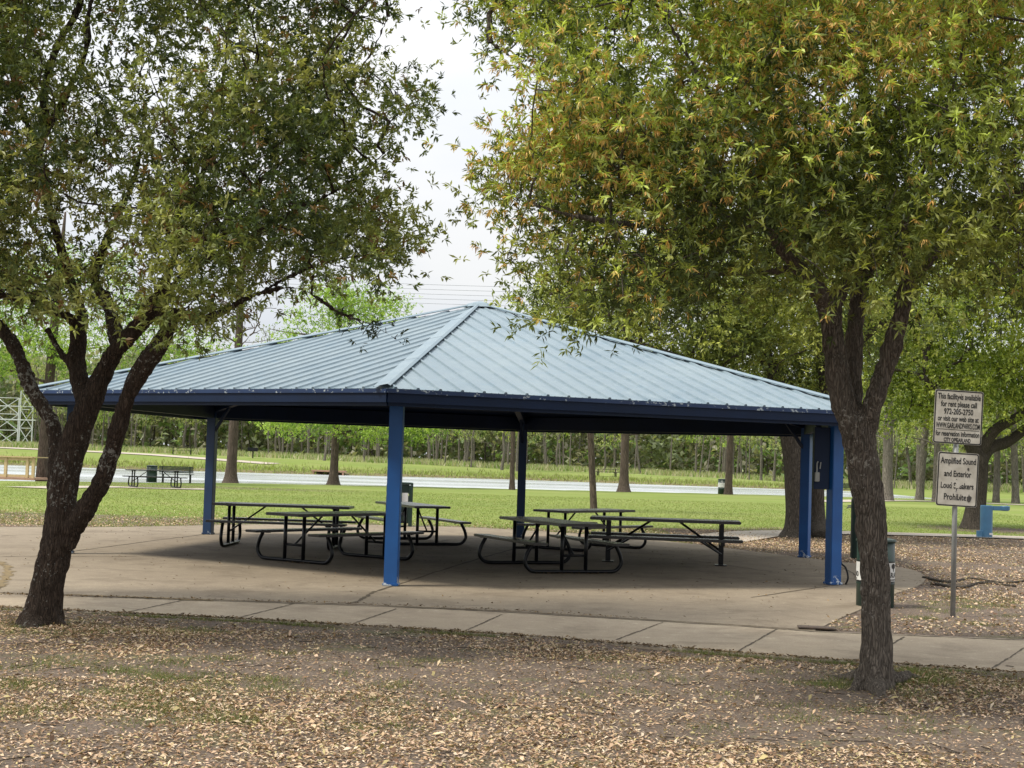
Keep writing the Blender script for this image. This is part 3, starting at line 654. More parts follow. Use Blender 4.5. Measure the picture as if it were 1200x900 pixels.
def rosettes(centers, axes, cols, leaf_l, leaf_w, per, spread=1.0, droop=0.0, jit=.25, seed=1):
    g = np.random.default_rng(seed); N = len(centers); n = N * per
    c = np.repeat(centers, per, 0); ax = np.repeat(axes, per, 0)
    rd = g.normal(0, 1, (n, 3)); rd /= np.linalg.norm(rd, axis=1)[:, None]
    d = ax * g.uniform(.1, .9, (n, 1)) + rd * spread; d[:, 2] -= droop; d /= np.linalg.norm(d, axis=1)[:, None]
    u = g.normal(0, 1, (n, 3)) * .7 + np.array([0, 0, 1.0]); w = np.cross(d, u); w /= np.linalg.norm(w, axis=1)[:, None] + 1e-9; nn = np.cross(w, d)
    l = leaf_l * g.uniform(.6, 1.25, (n, 1)); ww = leaf_w * g.uniform(.7, 1.2, (n, 1))
    off = ax * g.uniform(-.5, .5, (n, 1)) * leaf_l
    b = c + off; V = np.stack([b, b + d * l * .5 + w * ww * .5 + nn * ww * .12, b + d * l - nn * l * .12, b + d * l * .5 - w * ww * .5 + nn * ww * .12], 1).reshape(-1, 3)
    col = np.repeat(cols, per, 0) * g.uniform(1 - jit, 1 + jit, (n, 1)); col = np.repeat(col, 4, 0)
    return V, np.arange(n * 4).reshape(-1, 4), col
def poly_in(poly, pts):
    poly = np.array(poly); x, y = pts[:, 0], pts[:, 1]; ins = np.zeros(len(pts), bool); j = len(poly) - 1
    for i in range(len(poly)):
        xi, yi = poly[i]; xj, yj = poly[j]; c = ((yi > y) != (yj > y)) & (x < (xj - xi) * (y - yi) / (yj - yi + 1e-12) + xi); ins ^= c; j = i
    return ins
def limb(pts, D, wscale=1.0):   # (px, py, width px[, depth offset]) -> smooth world polyline with radius
    W = []
    for p in pts:
        Yd = D + (p[3] if len(p) > 3 else 0); q = at(p[0], p[1], Yd); W.append([*q, p[2] * .5 * Yd / F * wscale])
    return bez(W, 6)
def remeshed(name, limbs, mat, parent, voxel=.014, amp=.012, roots=()):
    mb = MB()
    for L in list(limbs) + list(roots): mb.tube(L[:, :3], list(L[:, 3]), 16)
    o = mb.build(name, mat, None)
    md = o.modifiers.new('r', 'REMESH'); md.mode = 'VOXEL'; md.voxel_size = voxel; md.use_smooth_shade = True
    s2 = o.modifiers.new('s', 'SMOOTH'); s2.iterations = 6; s2.factor = .6
    bpy.context.view_layer.update(); me = bpy.data.meshes.new_from_object(o.evaluated_get(bpy.context.evaluated_depsgraph_get()))
    n = len(me.vertices); V = np.zeros(n * 3, np.float32); me.vertices.foreach_get('co', V); V = V.reshape(-1, 3); Nn = np.zeros(n * 3, np.float32); me.vertices.foreach_get('normal', Nn); Nn = Nn.reshape(-1, 3)
    dsp = np.array([mnoise.noise((v[0] * 5, v[1] * 5, v[2] * 2.2)) * 1.6 + (abs(mnoise.noise((v[0] * 24, v[1] * 24, v[2] * 6))) - .2) * 2.6 for v in V]) * amp
    dsp = dsp - amp * .5
    V = V + Nn * dsp[:, None]; me.vertices.foreach_set('co', V.ravel()); me.polygons.foreach_set('use_smooth', np.ones(len(me.polygons), bool)); me.update()
    old = o.data; o.modifiers.clear(); o.data = me; bpy.data.meshes.remove(old); me.name = name
    if not me.materials: me.materials.append(mat)
    o.parent = parent; return o
def rebase(t, objs):     # keep world coordinates while the thing's origin is its base
    for o in objs: o.matrix_parent_inverse = Matrix.Translation(-t.location)

# ---- left oak
DL = gp(48, 733)[1] + .1
tl = thing('oak_tree', 'large dark multi-stemmed oak with leaning trunk at the left edge', 'tree', (*gp(50, 730)[:2], 0))
LL = [limb([(48, 744, 76), (49, 731, 58), (52, 716, 45), (56, 690, 39), (63, 655, 37), (70, 622, 38), (71, 600, 36, .0), (74, 570, 36), (81, 540, 34), (91, 508, 32), (102, 480, 31), (112, 455, 26), (123, 435, 23), (139, 408, 21, -.1), (160, 384, 19, -.2), (180, 358, 18, -.3), (192, 335, 14, -.4), (205, 300, 11, -.5), (225, 240, 9, -.4), (250, 160, 7, 0), (262, 90, 6, .3), (270, 0, 5, .5)], DL),
      limb([(78, 640, 26), (87, 618, 25, -.05), (101, 595, 24, -.1), (117, 568, 21, -.15), (129, 535, 20, -.2), (140, 498, 21, -.3), (153, 458, 20, -.35), (170, 428, 23, -.4), (186, 405, 22, -.45), (195, 388, 19, -.5), (208, 368, 14, -.6), (235, 374, 9, -.8), (262, 365, 8, -1.0), (300, 345, 7, -1.1), (350, 338, 6, -1.2), (395, 365, 4, -1.3), (440, 383, 3, -1.3), (474, 404, 2, -1.3)], DL),
      limb([(72, 592, 26), (66, 562, 23, .12), (66, 530, 19, .3), (63, 500, 17, .4), (48, 474, 18, .5), (33, 445, 19, .6), (22, 418, 17, .7), (10, 396, 15, .8), (-20, 360, 12, .9), (-60, 300, 9, 1.1), (-90, 200, 7, 1.2)], DL),
      limb([(104, 478, 30), (96, 455, 25, .1), (89, 425, 22, .2), (92, 398, 21, .3), (86, 375, 15, .3), (62, 364, 11, .1), (35, 352, 10, -.1), (0, 345, 9, -.3), (-60, 320, 7, -.6)], DL),
      limb([(92, 400, 18, .3), (96, 370, 14, .6), (80, 320, 12, .9), (60, 250, 12, 1.0), (42, 190, 14, 1.0), (52, 150, 13, 1.0), (52, 100, 11, 1.0), (70, 50, 9, 1.1), (95, 0, 8, 1.2), (110, -90, 5, 1.3)], DL),
      limb([(50, 165, 9, 1.0), (78, 110, 9, .9), (100, 60, 8, .9), (105, 10, 6, .9), (130, -60, 5, .9)], DL),
      limb([(46, 185, 9, 1.), (20, 110, 8, .8), (5, 40, 6, .7), (-20, -60, 5, .7)], DL),
      limb([(140, 405, 18), (132, 378, 16, .2), (124, 350, 14, .4), (112, 325, 11, .6), (130, 270, 9, .7), (160, 200, 7, .6), (170, 120, 5, .5)], DL),
      limb([(193, 392, 12, -.5), (190, 360, 10, -.7), (215, 320, 9, -.9), (270, 290, 8, -1.1), (340, 250, 7, -1.2), (400, 220, 5, -1.2), (450, 180, 4, -1.2)], DL),
      limb([(205, 300, 8, -.5), (270, 240, 8, -.2), (330, 190, 7, .2), (380, 130, 6, .5), (430, 70, 4, .6), (455, 20, 3, .6)], DL),
      limb([(300, 345, 5, -1.1), (360, 315, 5, -1.), (420, 300, 4, -.8), (470, 305, 3, -.7)], DL),
      limb([(55, 385, 8, .4), (68, 408, 8, .35), (82, 428, 9, .2)], DL)]
RTS = [bez([[*gp(48, 728, .02)[:2] + 0, .03, .16], [*gp(28, 737, .0)[:2], -.01, .05], [*gp(5, 742, -.02)[:2], -.05, .03]], 5), bez([[*gp(50, 728, .02)[:2], .03, .15], [*gp(74, 734, .0)[:2], .0, .05], [*gp(96, 740, -.02)[:2], -.05, .03]], 5), bez([[*gp(45, 728)[:2], .03, .12], [*gp(40, 738)[:2], -.01, .06], [*gp(30, 748)[:2], -.06, .03]], 5)]
o1 = remeshed('trunk', LL, MAT['bark_l'], tl, roots=RTS)
polyL = [(-260, -260), (430, -260), (455, -60), (462, 0), (474, 60), (492, 130), (470, 175), (456, 240), (470, 285), (440, 315), (410, 310), (350, 345), (300, 352), (250, 368), (212, 385), (150, 362), (100, 368), (60, 352), (0, 350), (-260, 360)]
def sample(poly, n, D, dn, df, thr, seed, hs=None, dens=None, fr=1.25):
    g = np.random.default_rng(seed); out = []; lo = np.min(poly, 0); hi = np.max(poly, 0)
    while len(out) < n:
        p = g.uniform(lo, hi, (2000, 2)); p = p[poly_in(poly, p)]; Yd = g.uniform(D - dn, D + df, len(p))
        for (x, y), yy in zip(p, Yd):
            q = at(x, y, yy)
            if mnoise.noise((q[0] * fr + seed, q[1] * fr, q[2] * fr * 1.3)) > thr and (dens is None or g.random() < dens(x, y)): out.append([*q, x, y])
            if len(out) >= n: break
    return np.array(out)
def denL(x, y):
    d = 1.0
    for cx, cy, rx, ry in ((150, 95, 70, 60), (185, 130, 70, 50), (150, 250, 30, 60), (250, 60, 60, 40), (430, 130, 60, 70)):
        d = min(d, .22 + (((x - cx) / rx) ** 2 + ((y - cy) / ry) ** 2) * .5)
    if y > 330 and x > 230: d *= .45
    return d
aL = sample(polyL, 1500, DL, 2.4, 2.4, .05, 11, dens=denL)
tw = bez([[*at(395, 365, DL - 1.3), 0], [*at(440, 383, DL - 1.3), 0], [*at(480, 406, DL - 1.3), 0]], 5)
extra = np.array([[*at(x, y, DL - 1.3), x, y] for x, y in ((405, 372), (418, 380), (432, 377), (443, 390), (452, 384), (425, 392), (466, 392))])
P0, P1, R0, R1, _ = grow(LL, np.vstack([aL, extra])[:, :3], rmax=.035)
V, Fc = seg_tubes(P0, P1, R0, R1, 5); o2 = mesh_obj('branches', V, Fc, MAT['bark_l'], tl, True)
def leafset(att, per_att, rad, pal, seed, topcol=None):
    g = np.random.default_rng(seed); n = len(att) * per_att; c = np.repeat(att[:, :3], per_att, 0); o = g.normal(0, 1, (n, 3)) * rad * np.array([1, 1, .75]); c = c + o
    ax = o / (np.linalg.norm(o, axis=1)[:, None] + 1e-6) + np.array([0, 0, .25]); ax /= np.linalg.norm(ax, axis=1)[:, None]
    lf = lump(c, .8, seed) * 1.2 + g.normal(0, .35, n) + .5; lf = np.clip(lf, 0, 1) * (len(pal) - 1); i = np.clip(lf.astype(int), 0, len(pal) - 2); f = (lf - i)[:, None]
    pal = np.array(pal); return c, ax, pal[i] * (1 - f) + pal[i + 1] * f
c, ax, cl = leafset(aL, 24, .20, [(.06, .085, .033), (.12, .155, .05), (.19, .225, .07), (.29, .31, .10)], 21)
# warmer, paler leaves on the lower left and the upper middle
pxw = np.repeat(aL[:, 3:5], 24, 0); warm = np.exp(-(((pxw[:, 0] - 60) / 110) ** 2 + ((pxw[:, 1] - 250) / 90) ** 2)) + .8 * np.exp(-(((pxw[:, 0] - 360) / 120) ** 2 + ((pxw[:, 1] - 70) / 60) ** 2))
wm = (rng.random(len(cl)) < warm * .75)[:, None]; cl = np.where(wm, np.array([(.36, .36, .13)]) * rng.uniform(.6, 1.2, (len(cl), 1)), cl)
br_ = (rng.random(len(cl)) < .05)[:, None]; cl = np.where(br_, np.array([(.20, .12, .05)]), cl)
V, Fc, col = rosettes(c, ax, cl, .066, .023, 9, spread=.8, seed=3)
ce, axe, cle = leafset(extra, 3, .07, [(.04, .06, .025), (.06, .08, .03)], 5); V2, F2, c2 = rosettes(ce, axe, cle, .06, .018, 7, seed=4)
o3 = mesh_obj('crown', np.vstack([V, V2]), np.vstack([Fc, F2 + len(V)]), MAT['leaf'], tl, col=np.vstack([col, c2]))
rebase(tl, [o1, o2, o3])

# ---- right oak
DR = gp(1024, 806)[1] + .08
tr_ = thing('oak_tree', 'spreading oak with gold tipped leaves and bare trunk at the right foreground', 'tree', (*gp(1024, 803)[:2], 0))
LR = [limb([(1024, 817, 66), (1024, 804, 52), (1026, 788, 41), (1027, 762, 36), (1027, 720, 36), (1026, 680, 35), (1024, 640, 34), (1021, 600, 36), (1014, 562, 37), (1009, 530, 37), (1004, 505, 39), (994, 485, 33), (986, 460, 32), (980, 425, 29), (976, 390, 27), (971, 358, 26), (955, 335, 19, -.1), (935, 313, 15, -.25), (915, 290, 13, -.4), (900, 260, 11, -.5), (885, 220, 10, -.6), (860, 160, 8, -.8), (820, 90, 7, -1), (780, 20, 5, -1.2)], DR),
      limb([(1000, 500, 30, .12), (999, 470, 24, .22), (1000, 430, 20, .25), (1001, 390, 20, .3), (1005, 350, 20, .35), (1016, 315, 17, .4), (1032, 285, 13, .5), (1040, 240, 11, .7), (1030, 180, 9, .9), (1010, 100, 7, 1.0), (1000, 20, 5, 1.0)], DR),
      limb([(1009, 515, 30), (1018, 488, 25, -.05), (1026, 462, 25, -.1), (1038, 432, 22, -.1), (1048, 400, 21, -.15), (1056, 370, 20, -.2), (1063, 338, 19, -.25), (1080, 312, 15, -.3), (1110, 285, 13, -.4), (1140, 262, 12, -.5), (1170, 235, 11, -.6), (1210, 215, 9, -.8), (1290, 170, 7, -1)], DR),
      limb([(972, 365, 18), (988, 335, 15, .1), (1002, 305, 12, .2), (985, 270, 10, .3), (950, 215, 10, .4), (925, 185, 9, .4), (900, 120, 7, .5), (880, 30, 5, .6)], DR),
      limb([(1062, 340, 14, -.25), (1058, 300, 12, -.3), (1062, 250, 10, -.5), (1090, 180, 8, -.7), (1120, 90, 6, -1.0), (1140, 0, 5, -1.1)], DR),
      limb([(905, 270, 9, -.5), (860, 265, 8, -.8), (800, 270, 7, -1.1), (730, 262, 6, -1.3), (660, 250, 5, -1.4), (600, 230, 3, -1.4)], DR),
      limb([(885, 220, 8, -.6), (830, 190, 7, -.3), (760, 160, 6, 0), (690, 120, 5, .3), (620, 80, 4, .5), (575, 50, 3, .5)], DR),
      limb([(935, 313, 9, -.25), (890, 320, 7, .2), (830, 322, 6, .5), (760, 330, 5, .8), (690, 340, 4, 1.0), (640, 345, 3, 1.)], DR),
      limb([(1140, 262, 8, -.5), (1180, 270, 6, -.2), (1240, 262, 5, .1), (1320, 240, 4, .3)], DR)]
RTR = [bez([[*gp(1030, 798)[:2], .05, .13], [*gp(1048, 802)[:2], .03, .06], [*gp(1066, 797)[:2], .03, .045], [*gp(1088, 800)[:2], -.03, .035]], 5),
       bez([[*gp(1022, 800)[:2], .04, .14], [*gp(1006, 806)[:2], .0, .06], [*gp(985, 812)[:2], -.05, .03]], 5),
       bez([[*gp(1025, 802)[:2], .04, .13], [*gp(1027, 810)[:2], .0, .07], [*gp(1036, 818)[:2], -.06, .04]], 5),
       bez([[*gp(1020, 798)[:2], .04, .12], [*gp(998, 796)[:2], .0, .06], [*gp(962, 790)[:2], -.04, .04]], 5)]
p1 = remeshed('trunk', LR, MAT['bark_r'], tr_, voxel=.011, amp=.0125, roots=RTR)
polyR = [(548, -260), (565, 0), (585, 45), (612, 80), (655, 105), (640, 140), (590, 170), (555, 205), (556, 250), (600, 280), (590, 310), (630, 330), (655, 365), (700, 378), (750, 360), (800, 350), (860, 345), (900, 335), (950, 350), (1010, 338), (1050, 345), (1100, 335), (1140, 345), (1200, 350), (1480, 360), (1480, -260)]
def denR(x, y):
    d = 1.0
    if y > 300: d *= .75
    if x < 640 and y > 100: d *= .62
    if x > 860 and y > 320: d *= .6
    return d
aR = sample(polyR, 1750, DR, 2.2, 2.6, -.03, 31, dens=denR)
P0, P1, R0, R1, _ = grow(LR, aR[:, :3], rmax=.032)
V, Fc = seg_tubes(P0, P1, R0, R1, 5); p2 = mesh_obj('branches', V, Fc, MAT['bark_r'], tr_, True)
K = 24
c, ax, cl = leafset(aR, K, .19, [(.07, .095, .03), (.13, .165, .045), (.21, .25, .06), (.32, .34, .08)], 41)
pxw = np.repeat(aR[:, 3:5], K, 0); yel = 1.0 - sstep(120, 265, pxw[:, 1] + 25 * np.sin(pxw[:, 0] / 60)); yel = np.maximum(yel, .25 * (pxw[:, 0] < 800)); front = np.repeat(aR[:, 1] < DR + .4, K); cl = cl * (.78 + .42 * yel)[:, None]  # light on the crown top and shade below put into leaf colour
bright = (rng.random(len(cl)) < yel * .55 * np.where(front, 1, .5))[:, None]; cl = np.where(bright, np.array([(.48, .56, .13)]) * rng.uniform(.6, 1.15, (len(cl), 1)), cl)  # young yellow-green leaves, plus light on upper and front leaves painted in
V, Fc, col = rosettes(c, ax, cl, .066, .018, 9, spread=.8, seed=6)
cl_dummy = 0
# catkins: tan drooping strands
tas = rng.random(len(c)) < (yel * .62 * np.clip(lump(c, .65, 9) * 6 + .62, .03, 1.6) + .015); ct = c[tas]; tc_ = np.array([[(.72, .46, .16), (.60, .35, .11), (.64, .50, .16)][k] for k in rng.integers(0, 3, len(ct))])
V2, F2, c2 = rosettes(ct, ax[tas], tc_, .060, .010, 10, spread=.7, droop=.7, seed=8)
p3 = mesh_obj('crown', np.vstack([V, V2]), np.vstack([Fc, F2 + len(V)]), MAT['leaf'], tr_, col=np.vstack([col, c2]))
rebase(tr_, [p1, p2, p3])

# ---- mid-distance trees
def tube_limbs(limbs, n=10):
    mb = MB()
    for L in limbs: mb.tube(L[:, :3], list(L[:, 3]), n)
    return mb
def mid_tree(name, label, base, limbs, blobs, natt, per, leaf, pal, bark, seed, group=None, rad=.45, thr=-.2, per_r=5, wid=.45, r1=.006, rmax=.09):
    # limbs: world polylines (x,y,z,r); blobs: (centre, radii)
    t = thing(name, label, 'tree', (base[0], base[1], float(gz(base[0], base[1]))), 0, group)
    g = np.random.default_rng(seed); A = []
    vol = np.array([b[1][0] * b[1][1] * b[1][2] for b in blobs]); vol = vol / vol.sum() if len(blobs) else vol
    while len(A) < natt:
        b = blobs[g.choice(len(blobs), p=vol)]; d = g.normal(0, 1, 3); d /= np.linalg.norm(d); q = np.array(b[0]) + d * np.array(b[1]) * g.uniform(.15, 1) ** .45
        if mnoise.noise((q[0] * .55 + seed, q[1] * .55, q[2] * .7)) > thr: A.append(q)
    mb = tube_limbs(limbs); objs = []; mainmb = mb
    if len(A):
        A = np.array(A); P0, P1, R0, R1, _ = grow(limbs, A, 3, rmax=rmax, r1=r1, rmin=r1)
        V, Fc = seg_tubes(P0, P1, R0, R1, 4); mainmb.add(V, Fc)
        if per:
            c, ax, cl = leafset(A, per, rad, pal, seed); V, Fc, col = rosettes(c, ax, cl, leaf, leaf * wid, per_r, spread=1, seed=seed); objs.append(mesh_obj('crown', V, Fc, MAT['leaf'], t, col=col))
    objs.append(mainmb.build('trunk', MAT[bark], t, True))
    rebase(t, objs); return t
YG = [(.12, .17, .03), (.21, .27, .045), (.31, .37, .065), (.40, .44, .09)]
BG = [(.12, .21, .03), (.20, .32, .045), (.29, .42, .07), (.36, .47, .10)]
OL = [(.10, .13, .04), (.18, .22, .055), (.28, .32, .08), (.42, .44, .12)]
PG = [(.20, .25, .09), (.28, .33, .12), (.34, .38, .15), (.40, .40, .20)]
def col_trunk(px, py, Yd, wpx, top, flare=1.9, lean=0, z0=None, r_top=.05, n=9):
    b = gp(px, py) if Yd is None else at(px, py, Yd); gzv = float(gz(b[0], b[1])); r = .88 * wpx / 2 * b[1] / F; P = []; flare = 1 + (flare - 1) * .75
    for i, t in enumerate(np.linspace(0, 1, n + 4) ** 2):
        hh = top * t; k = 1 + (flare - 1) * math.exp(-hh / .38); P.append([b[0] + lean * hh + .05 * math.sin(3 * t + px), b[1] + .05 * math.cos(4 * t), gzv - .1 + hh, r * k * (1 - t) ** .55 + r_top * t])
    return b, bez(P, 4)
def side_limbs(T, zs, L, up=.25, r=.08, seed=0):
    g = np.random.default_rng(seed); out = []
    for z in zs:
        i = int(np.argmin(np.abs(T[:, 2] - z))); p = T[i, :3]; an = g.uniform(0, 2 * math.pi) if len(zs) > 2 else [0, math.pi][len(out) % 2]
        l = L * g.uniform(.7, 1.2); d = np.array([math.cos(an), math.sin(an) * .8, up]); rr = min(r, T[i, 3] * .6)
        out.append(bez([[*p, rr], [*(p + d * l * .35 + np.array([0, 0, .1])), rr * .7], [*(p + d * l * .7), rr * .45], [*(p + d * l), rr * .2]], 4))
    return out
# cypress at left behind the deck, crown fills the upper left
b, T = col_trunk(47, 562, None, 17, 15, lean=.045); S = side_limbs(T, [5, 6, 7, 8, 9.5, 11], 4, seed=1)
mid_tree('cypress_tree', 'reddish cypress trunk with bright green crown behind the left oak', b, [T] + S, [((b[0] + .5, b[1], 8.5), (5.8, 4, 3.6)), ((b[0] + 5.2, b[1] + 1, 7.2), (3.8, 3, 2.6)), ((b[0] - 4, b[1], 7), (4, 3, 3.5))], 260, 26, .16, BG, 'bark_cyp', 51, rad=.5)
# bare cypress
b, T = col_trunk(270, 566, None, 14, 14.5, lean=.012, flare=2.2); S = side_limbs(T, list(np.linspace(6.5, 13.5, 16)), 3.0, .35, .05, seed=2)
mid_tree('cypress_tree', 'tall bare cypress with thin leafless branches at the pond edge', b, [T] + S, [((b[0], b[1], 10.5), (3.2, 3, 3.4))], 170, 0, .1, BG, 'bark_cyp', 52, r1=.016, rmax=.05)
# spreading green cypress
b, T = col_trunk(390, 568, None, 11, 12, flare=2.6); S = side_limbs(T, [2.9, 3.3, 3.8, 5, 6, 7, 8, 9.5], 4.6, .16, .09, seed=3)
mid_tree('cypress_tree', 'spreading cypress with low light green boughs right of the bare cypress', b, [T] + S, [((b[0] + 1.2, b[1], 3.7), (6.6, 4, 1.0)), ((b[0] + .5, b[1], 8.6), (4.3, 3.5, 3.2))], 330, 24, .16, BG, 'bark_cyp', 53, rad=.42, thr=-.1)
# slim ones along the shore
b, T = col_trunk(600, 574, None, 6.5, 11, flare=1.8); S = side_limbs(T, [4, 5, 6, 7.5, 9], 2.5, seed=4)
mid_tree('cypress_tree', 'slim dark shore tree just left of the rear centre post', b, [T] + S, [((b[0], b[1], 7), (3, 3, 3.2))], 70, 14, .14, YG, 'bark_cyp', 54)
b, T = col_trunk(697, 599, None, 9, 9, flare=1.25, lean=-.09); S = side_limbs(T, [3.6, 4.4, 5.2, 6, 7], 2.4, seed=5)
mid_tree('young_tree', 'young leaning tree standing alone on the lawn behind the rear table', b, [T] + S, [((b[0] - .6, b[1], 6), (2.6, 2.4, 2.4))], 70, 16, .12, YG, 'bark_cyp', 55)
b, T = col_trunk(730, 576.5, None, 12, 13, flare=2.3); S = side_limbs(T, [3.4, 3.7], 5.5, .12, .05, seed=6) + side_limbs(T, [5, 6, 7, 8, 9], 3.5, seed=7)
mid_tree('cypress_tree', 'cypress with flared foot right of the leaning young tree', b, [T] + S, [((b[0], b[1], 8.5), (4, 3.5, 3.6)), ((b[0], b[1], 4.4), (5.5, 2.5, .7))], 140, 12, .14, YG, 'bark_cyp', 56)
b, T = col_trunk(854, 579.5, None, 10, 12, flare=1.6); S = side_limbs(T, [4, 5, 6, 7, 8, 9], 3.2, seed=8)
mid_tree('cypress_tree', 'straight brown shore tree beside the small banded bin', b, [T] + S, [((b[0], b[1], 7.6), (4, 3.5, 3.4))], 100, 14, .14, YG, 'bark_cyp', 57)
# big oak behind the pavilion right
b = gp(936, 630); D8 = b[1]
L8 = [limb([(932, 634, 44), (934, 620, 32), (934, 600, 27), (932, 570, 25), (930, 540, 24), (925, 505, 24), (918, 470, 20), (908, 440, 20, .3), (892, 410, 16, .5), (870, 385, 12, .8), (830, 360, 9, 1)], D8),
      limb([(962, 632, 28), (958, 610, 20, .4), (957, 570, 18, .4), (958, 530, 18, .4), (960, 490, 20, .5), (965, 450, 17, .6), (960, 410, 13, .8), (950, 370, 9, 1)], D8),
      limb([(918, 470, 14), (890, 455, 11, -.4), (850, 440, 9, -.8), (800, 420, 7, -1.2), (740, 400, 5, -1.4)], D8), limb([(962, 460, 14, .5), (990, 420, 11, .3), (1020, 390, 9, 0), (1060, 370, 6, -.3)], D8)]
cx, cz8 = at(850, 400, D8), at(850, 380, D8)
mid_tree('oak_tree', 'broad olive green oak with twin trunks behind the pavilion roof', b, L8, [(at(830, 385, D8), (4.2, 3.2, 1.9)), (at(720, 395, D8), (3.2, 3, 1.5)), (at(940, 400, D8 + 1), (2.8, 3, 1.8)), (at(860, 300, D8), (5, 3.5, 2.2)), (at(650, 370, D8), (1.6, 2, .8)), (at(960, 330, D8 - 1), (4, 3, 2.0)), (at(900, 430, D8 + 2), (3, 2, 1.0))], 720, 30, .115, OL, 'bark_dk', 58, rad=.38, thr=-.22)
# right oak with splayed limbs
b = gp(1143, 620); D9 = b[1]
L9 = [limb([(1140, 622, 34), (1142, 605, 26), (1145, 580, 23), (1147, 555, 22), (1146, 535, 22), (1135, 515, 17), (1120, 495, 13, -.3), (1105, 470, 10, -.6), (1080, 440, 8, -1)], D9),
      limb([(1146, 545, 18), (1160, 525, 15, .2), (1180, 518, 13, .4), (1205, 500, 11, .6), (1240, 470, 8, .8)], D9), limb([(1146, 535, 16), (1165, 505, 13, -.2), (1190, 490, 11, -.5), (1230, 465, 8, -1)], D9)]
mid_tree('oak_tree', 'yellow green oak with low forked limbs behind the notice signs', b, L9, [(at(1150, 400, D9), (3.8, 3.5, 2.2)), (at(1060, 430, D9), (2.4, 3, 1.8)), (at(1240, 420, D9), (3.5, 3, 2.4)), (at(1100, 330, D9), (4.5, 3.5, 2.0)), (at(1120, 468, D9 + 1), (2.6, 2.4, .9)), (at(1010, 395, D9 + 2), (2.5, 3, 1.8)), (at(1180, 300, D9), (4.5, 3, 2))], 720, 28, .13, YG, 'bark_dk', 59, rad=.42, thr=-.22)
for i, (px, py, w, ln, lb) in enumerate(((1041, 587, 15, -.01, 'thick grey shore trunk right of the foreground oak'), (1078, 586, 11, .07, 'leaning slender trunk beyond the path left of the signs'), (1098, 588, 10, .0, 'straight trunk half hidden behind the lower notice sign'), (1168, 589, 9, 0, 'thin trunk right of the forked oak'), (1190, 590, 10, -.03, 'grey trunk at the far right edge'))):
    b, T = col_trunk(px, py, None, w, 12, flare=1.5, lean=ln); S = side_limbs(T, [3.5, 4.5, 5.5, 6.5, 8, 9], 3.2, seed=20 + i)
    mid_tree('woodland_tree', lb, b, [T] + S, [((b[0], b[1], 7.2), (4, 3.5, 3.6))], 90, 14, .16, PG if i % 2 else YG, 'bark_far', 60 + i)

# ---- woods across the pond
def make_wood_tree(seed, h, r, pal, leafn):
    g = np.random.default_rng(seed); t = bpy.data.objects.new('woodland_tree', None); C.objects.link(t); t.empty_display_size = .1
    P = [[0, 0, -.2, r * 1.5], [0, 0, .3, r * 1.1]] + [[g.normal(0, .05) * k + .12 * math.sin(k + seed) * k * .3, g.normal(0, .06) * k, h * k / 6, r * (1 - k / 6) ** .6 + .02] for k in range(1, 7)]
    T = bez(P, 4); S = []
    for z in np.linspace(h * .28, h * .9, 9):
        i = int(np.argmin(np.abs(T[:, 2] - z))); an = g.uniform(0, 6.28); l = g.uniform(.8, 2.2); d = np.array([math.cos(an), math.sin(an), .7]); p = T[i, :3]
        S.append(np.array([[*p, r * .3], [*(p + d * l * .5), r * .18], [*(p + d * l + np.array([0, 0, .2])), .015]]))
    mb = MB(); mb.tube(T[:, :3], list(T[:, 3]), 7)
    for L in S: mb.tube(L[:, :3], list(L[:, 3]), 4, caps=False)
    mb.build('trunk', MAT['bark_far'], t, True)
    c = np.array([[g.normal(0, 1.5), g.normal(0, 1.5), g.uniform(h * .32, h * 1.02)] for _ in range(leafn)]); c[:, :2] *= (.5 + .8 * np.sin(np.clip((c[:, 2:3] / h - .25) / .8, 0, 1) * math.pi))
    pal = np.array(pal); cl = pal[g.integers(0, len(pal), len(c))]; ax = np.tile([0, 0, 1.], (len(c), 1)); V, Fc, col = rosettes(c, ax, cl, .26, .13, 5, spread=1.1, seed=seed)
    mesh_obj('crown', V, Fc, MAT['leaf'], t, col=col); return t
MUT = [(.17, .20, .10), (.23, .26, .13), (.29, .31, .165), (.27, .27, .18)]  # muted greens lightened, distance haze put into the leaf colour
protos = [make_wood_tree(100 + i, 10 + 1.2 * (i % 4), .13 + .035 * (i % 3), [MUT, PG, YG, MUT, PG, BG][i % 6], 240 + 40 * (i % 3)) for i in range(8)]
spots = []; g = np.random.default_rng(77)
for x in np.sort(g.uniform(-68, 78, 128)):
    px = 600 + x / 190 * F
    yy = (178 if x < -10 else 190) + g.random() ** 1.5 * 40; x2 = x + g.normal(0, 1.6) + 2.4 * math.sin(x * .55)
    if x > 30: yy = 150 + g.uniform(0, 45) - max(0, (x - 40)) * .9
    if x < -10: yy += 12
    spots.append((x2, yy))
for px, py, Yd in ((552, 548, 176), (588, 556, 172), (606, 552, 170), (521, 548, 178), (426, 546, 176), (380, 543, 170), (820, 560, 178), (638, 547, 185)):
    q = at(px, py, Yd); spots.append((q[0], q[1]))
first = [True] * 8
for i, (x, y) in enumerate(spots):
    pi_ = i % 8; o = protos[pi_] if first[pi_] else copy_tree(protos[pi_]); first[pi_] = False
    s = g.uniform(.8, 1.25); o.location = (x, y, float(gz(x, y))); o.rotation_euler = (g.normal(0, .05), g.normal(0, .05), g.uniform(0, 6.28)); w_ = s * g.uniform(.55, 1.05); o.scale = (w_, w_, s)
    tag(o, 'slim grey trunked tree in the front rows of the woods across the pond', 'tree', 'trees of the woods across the pond')
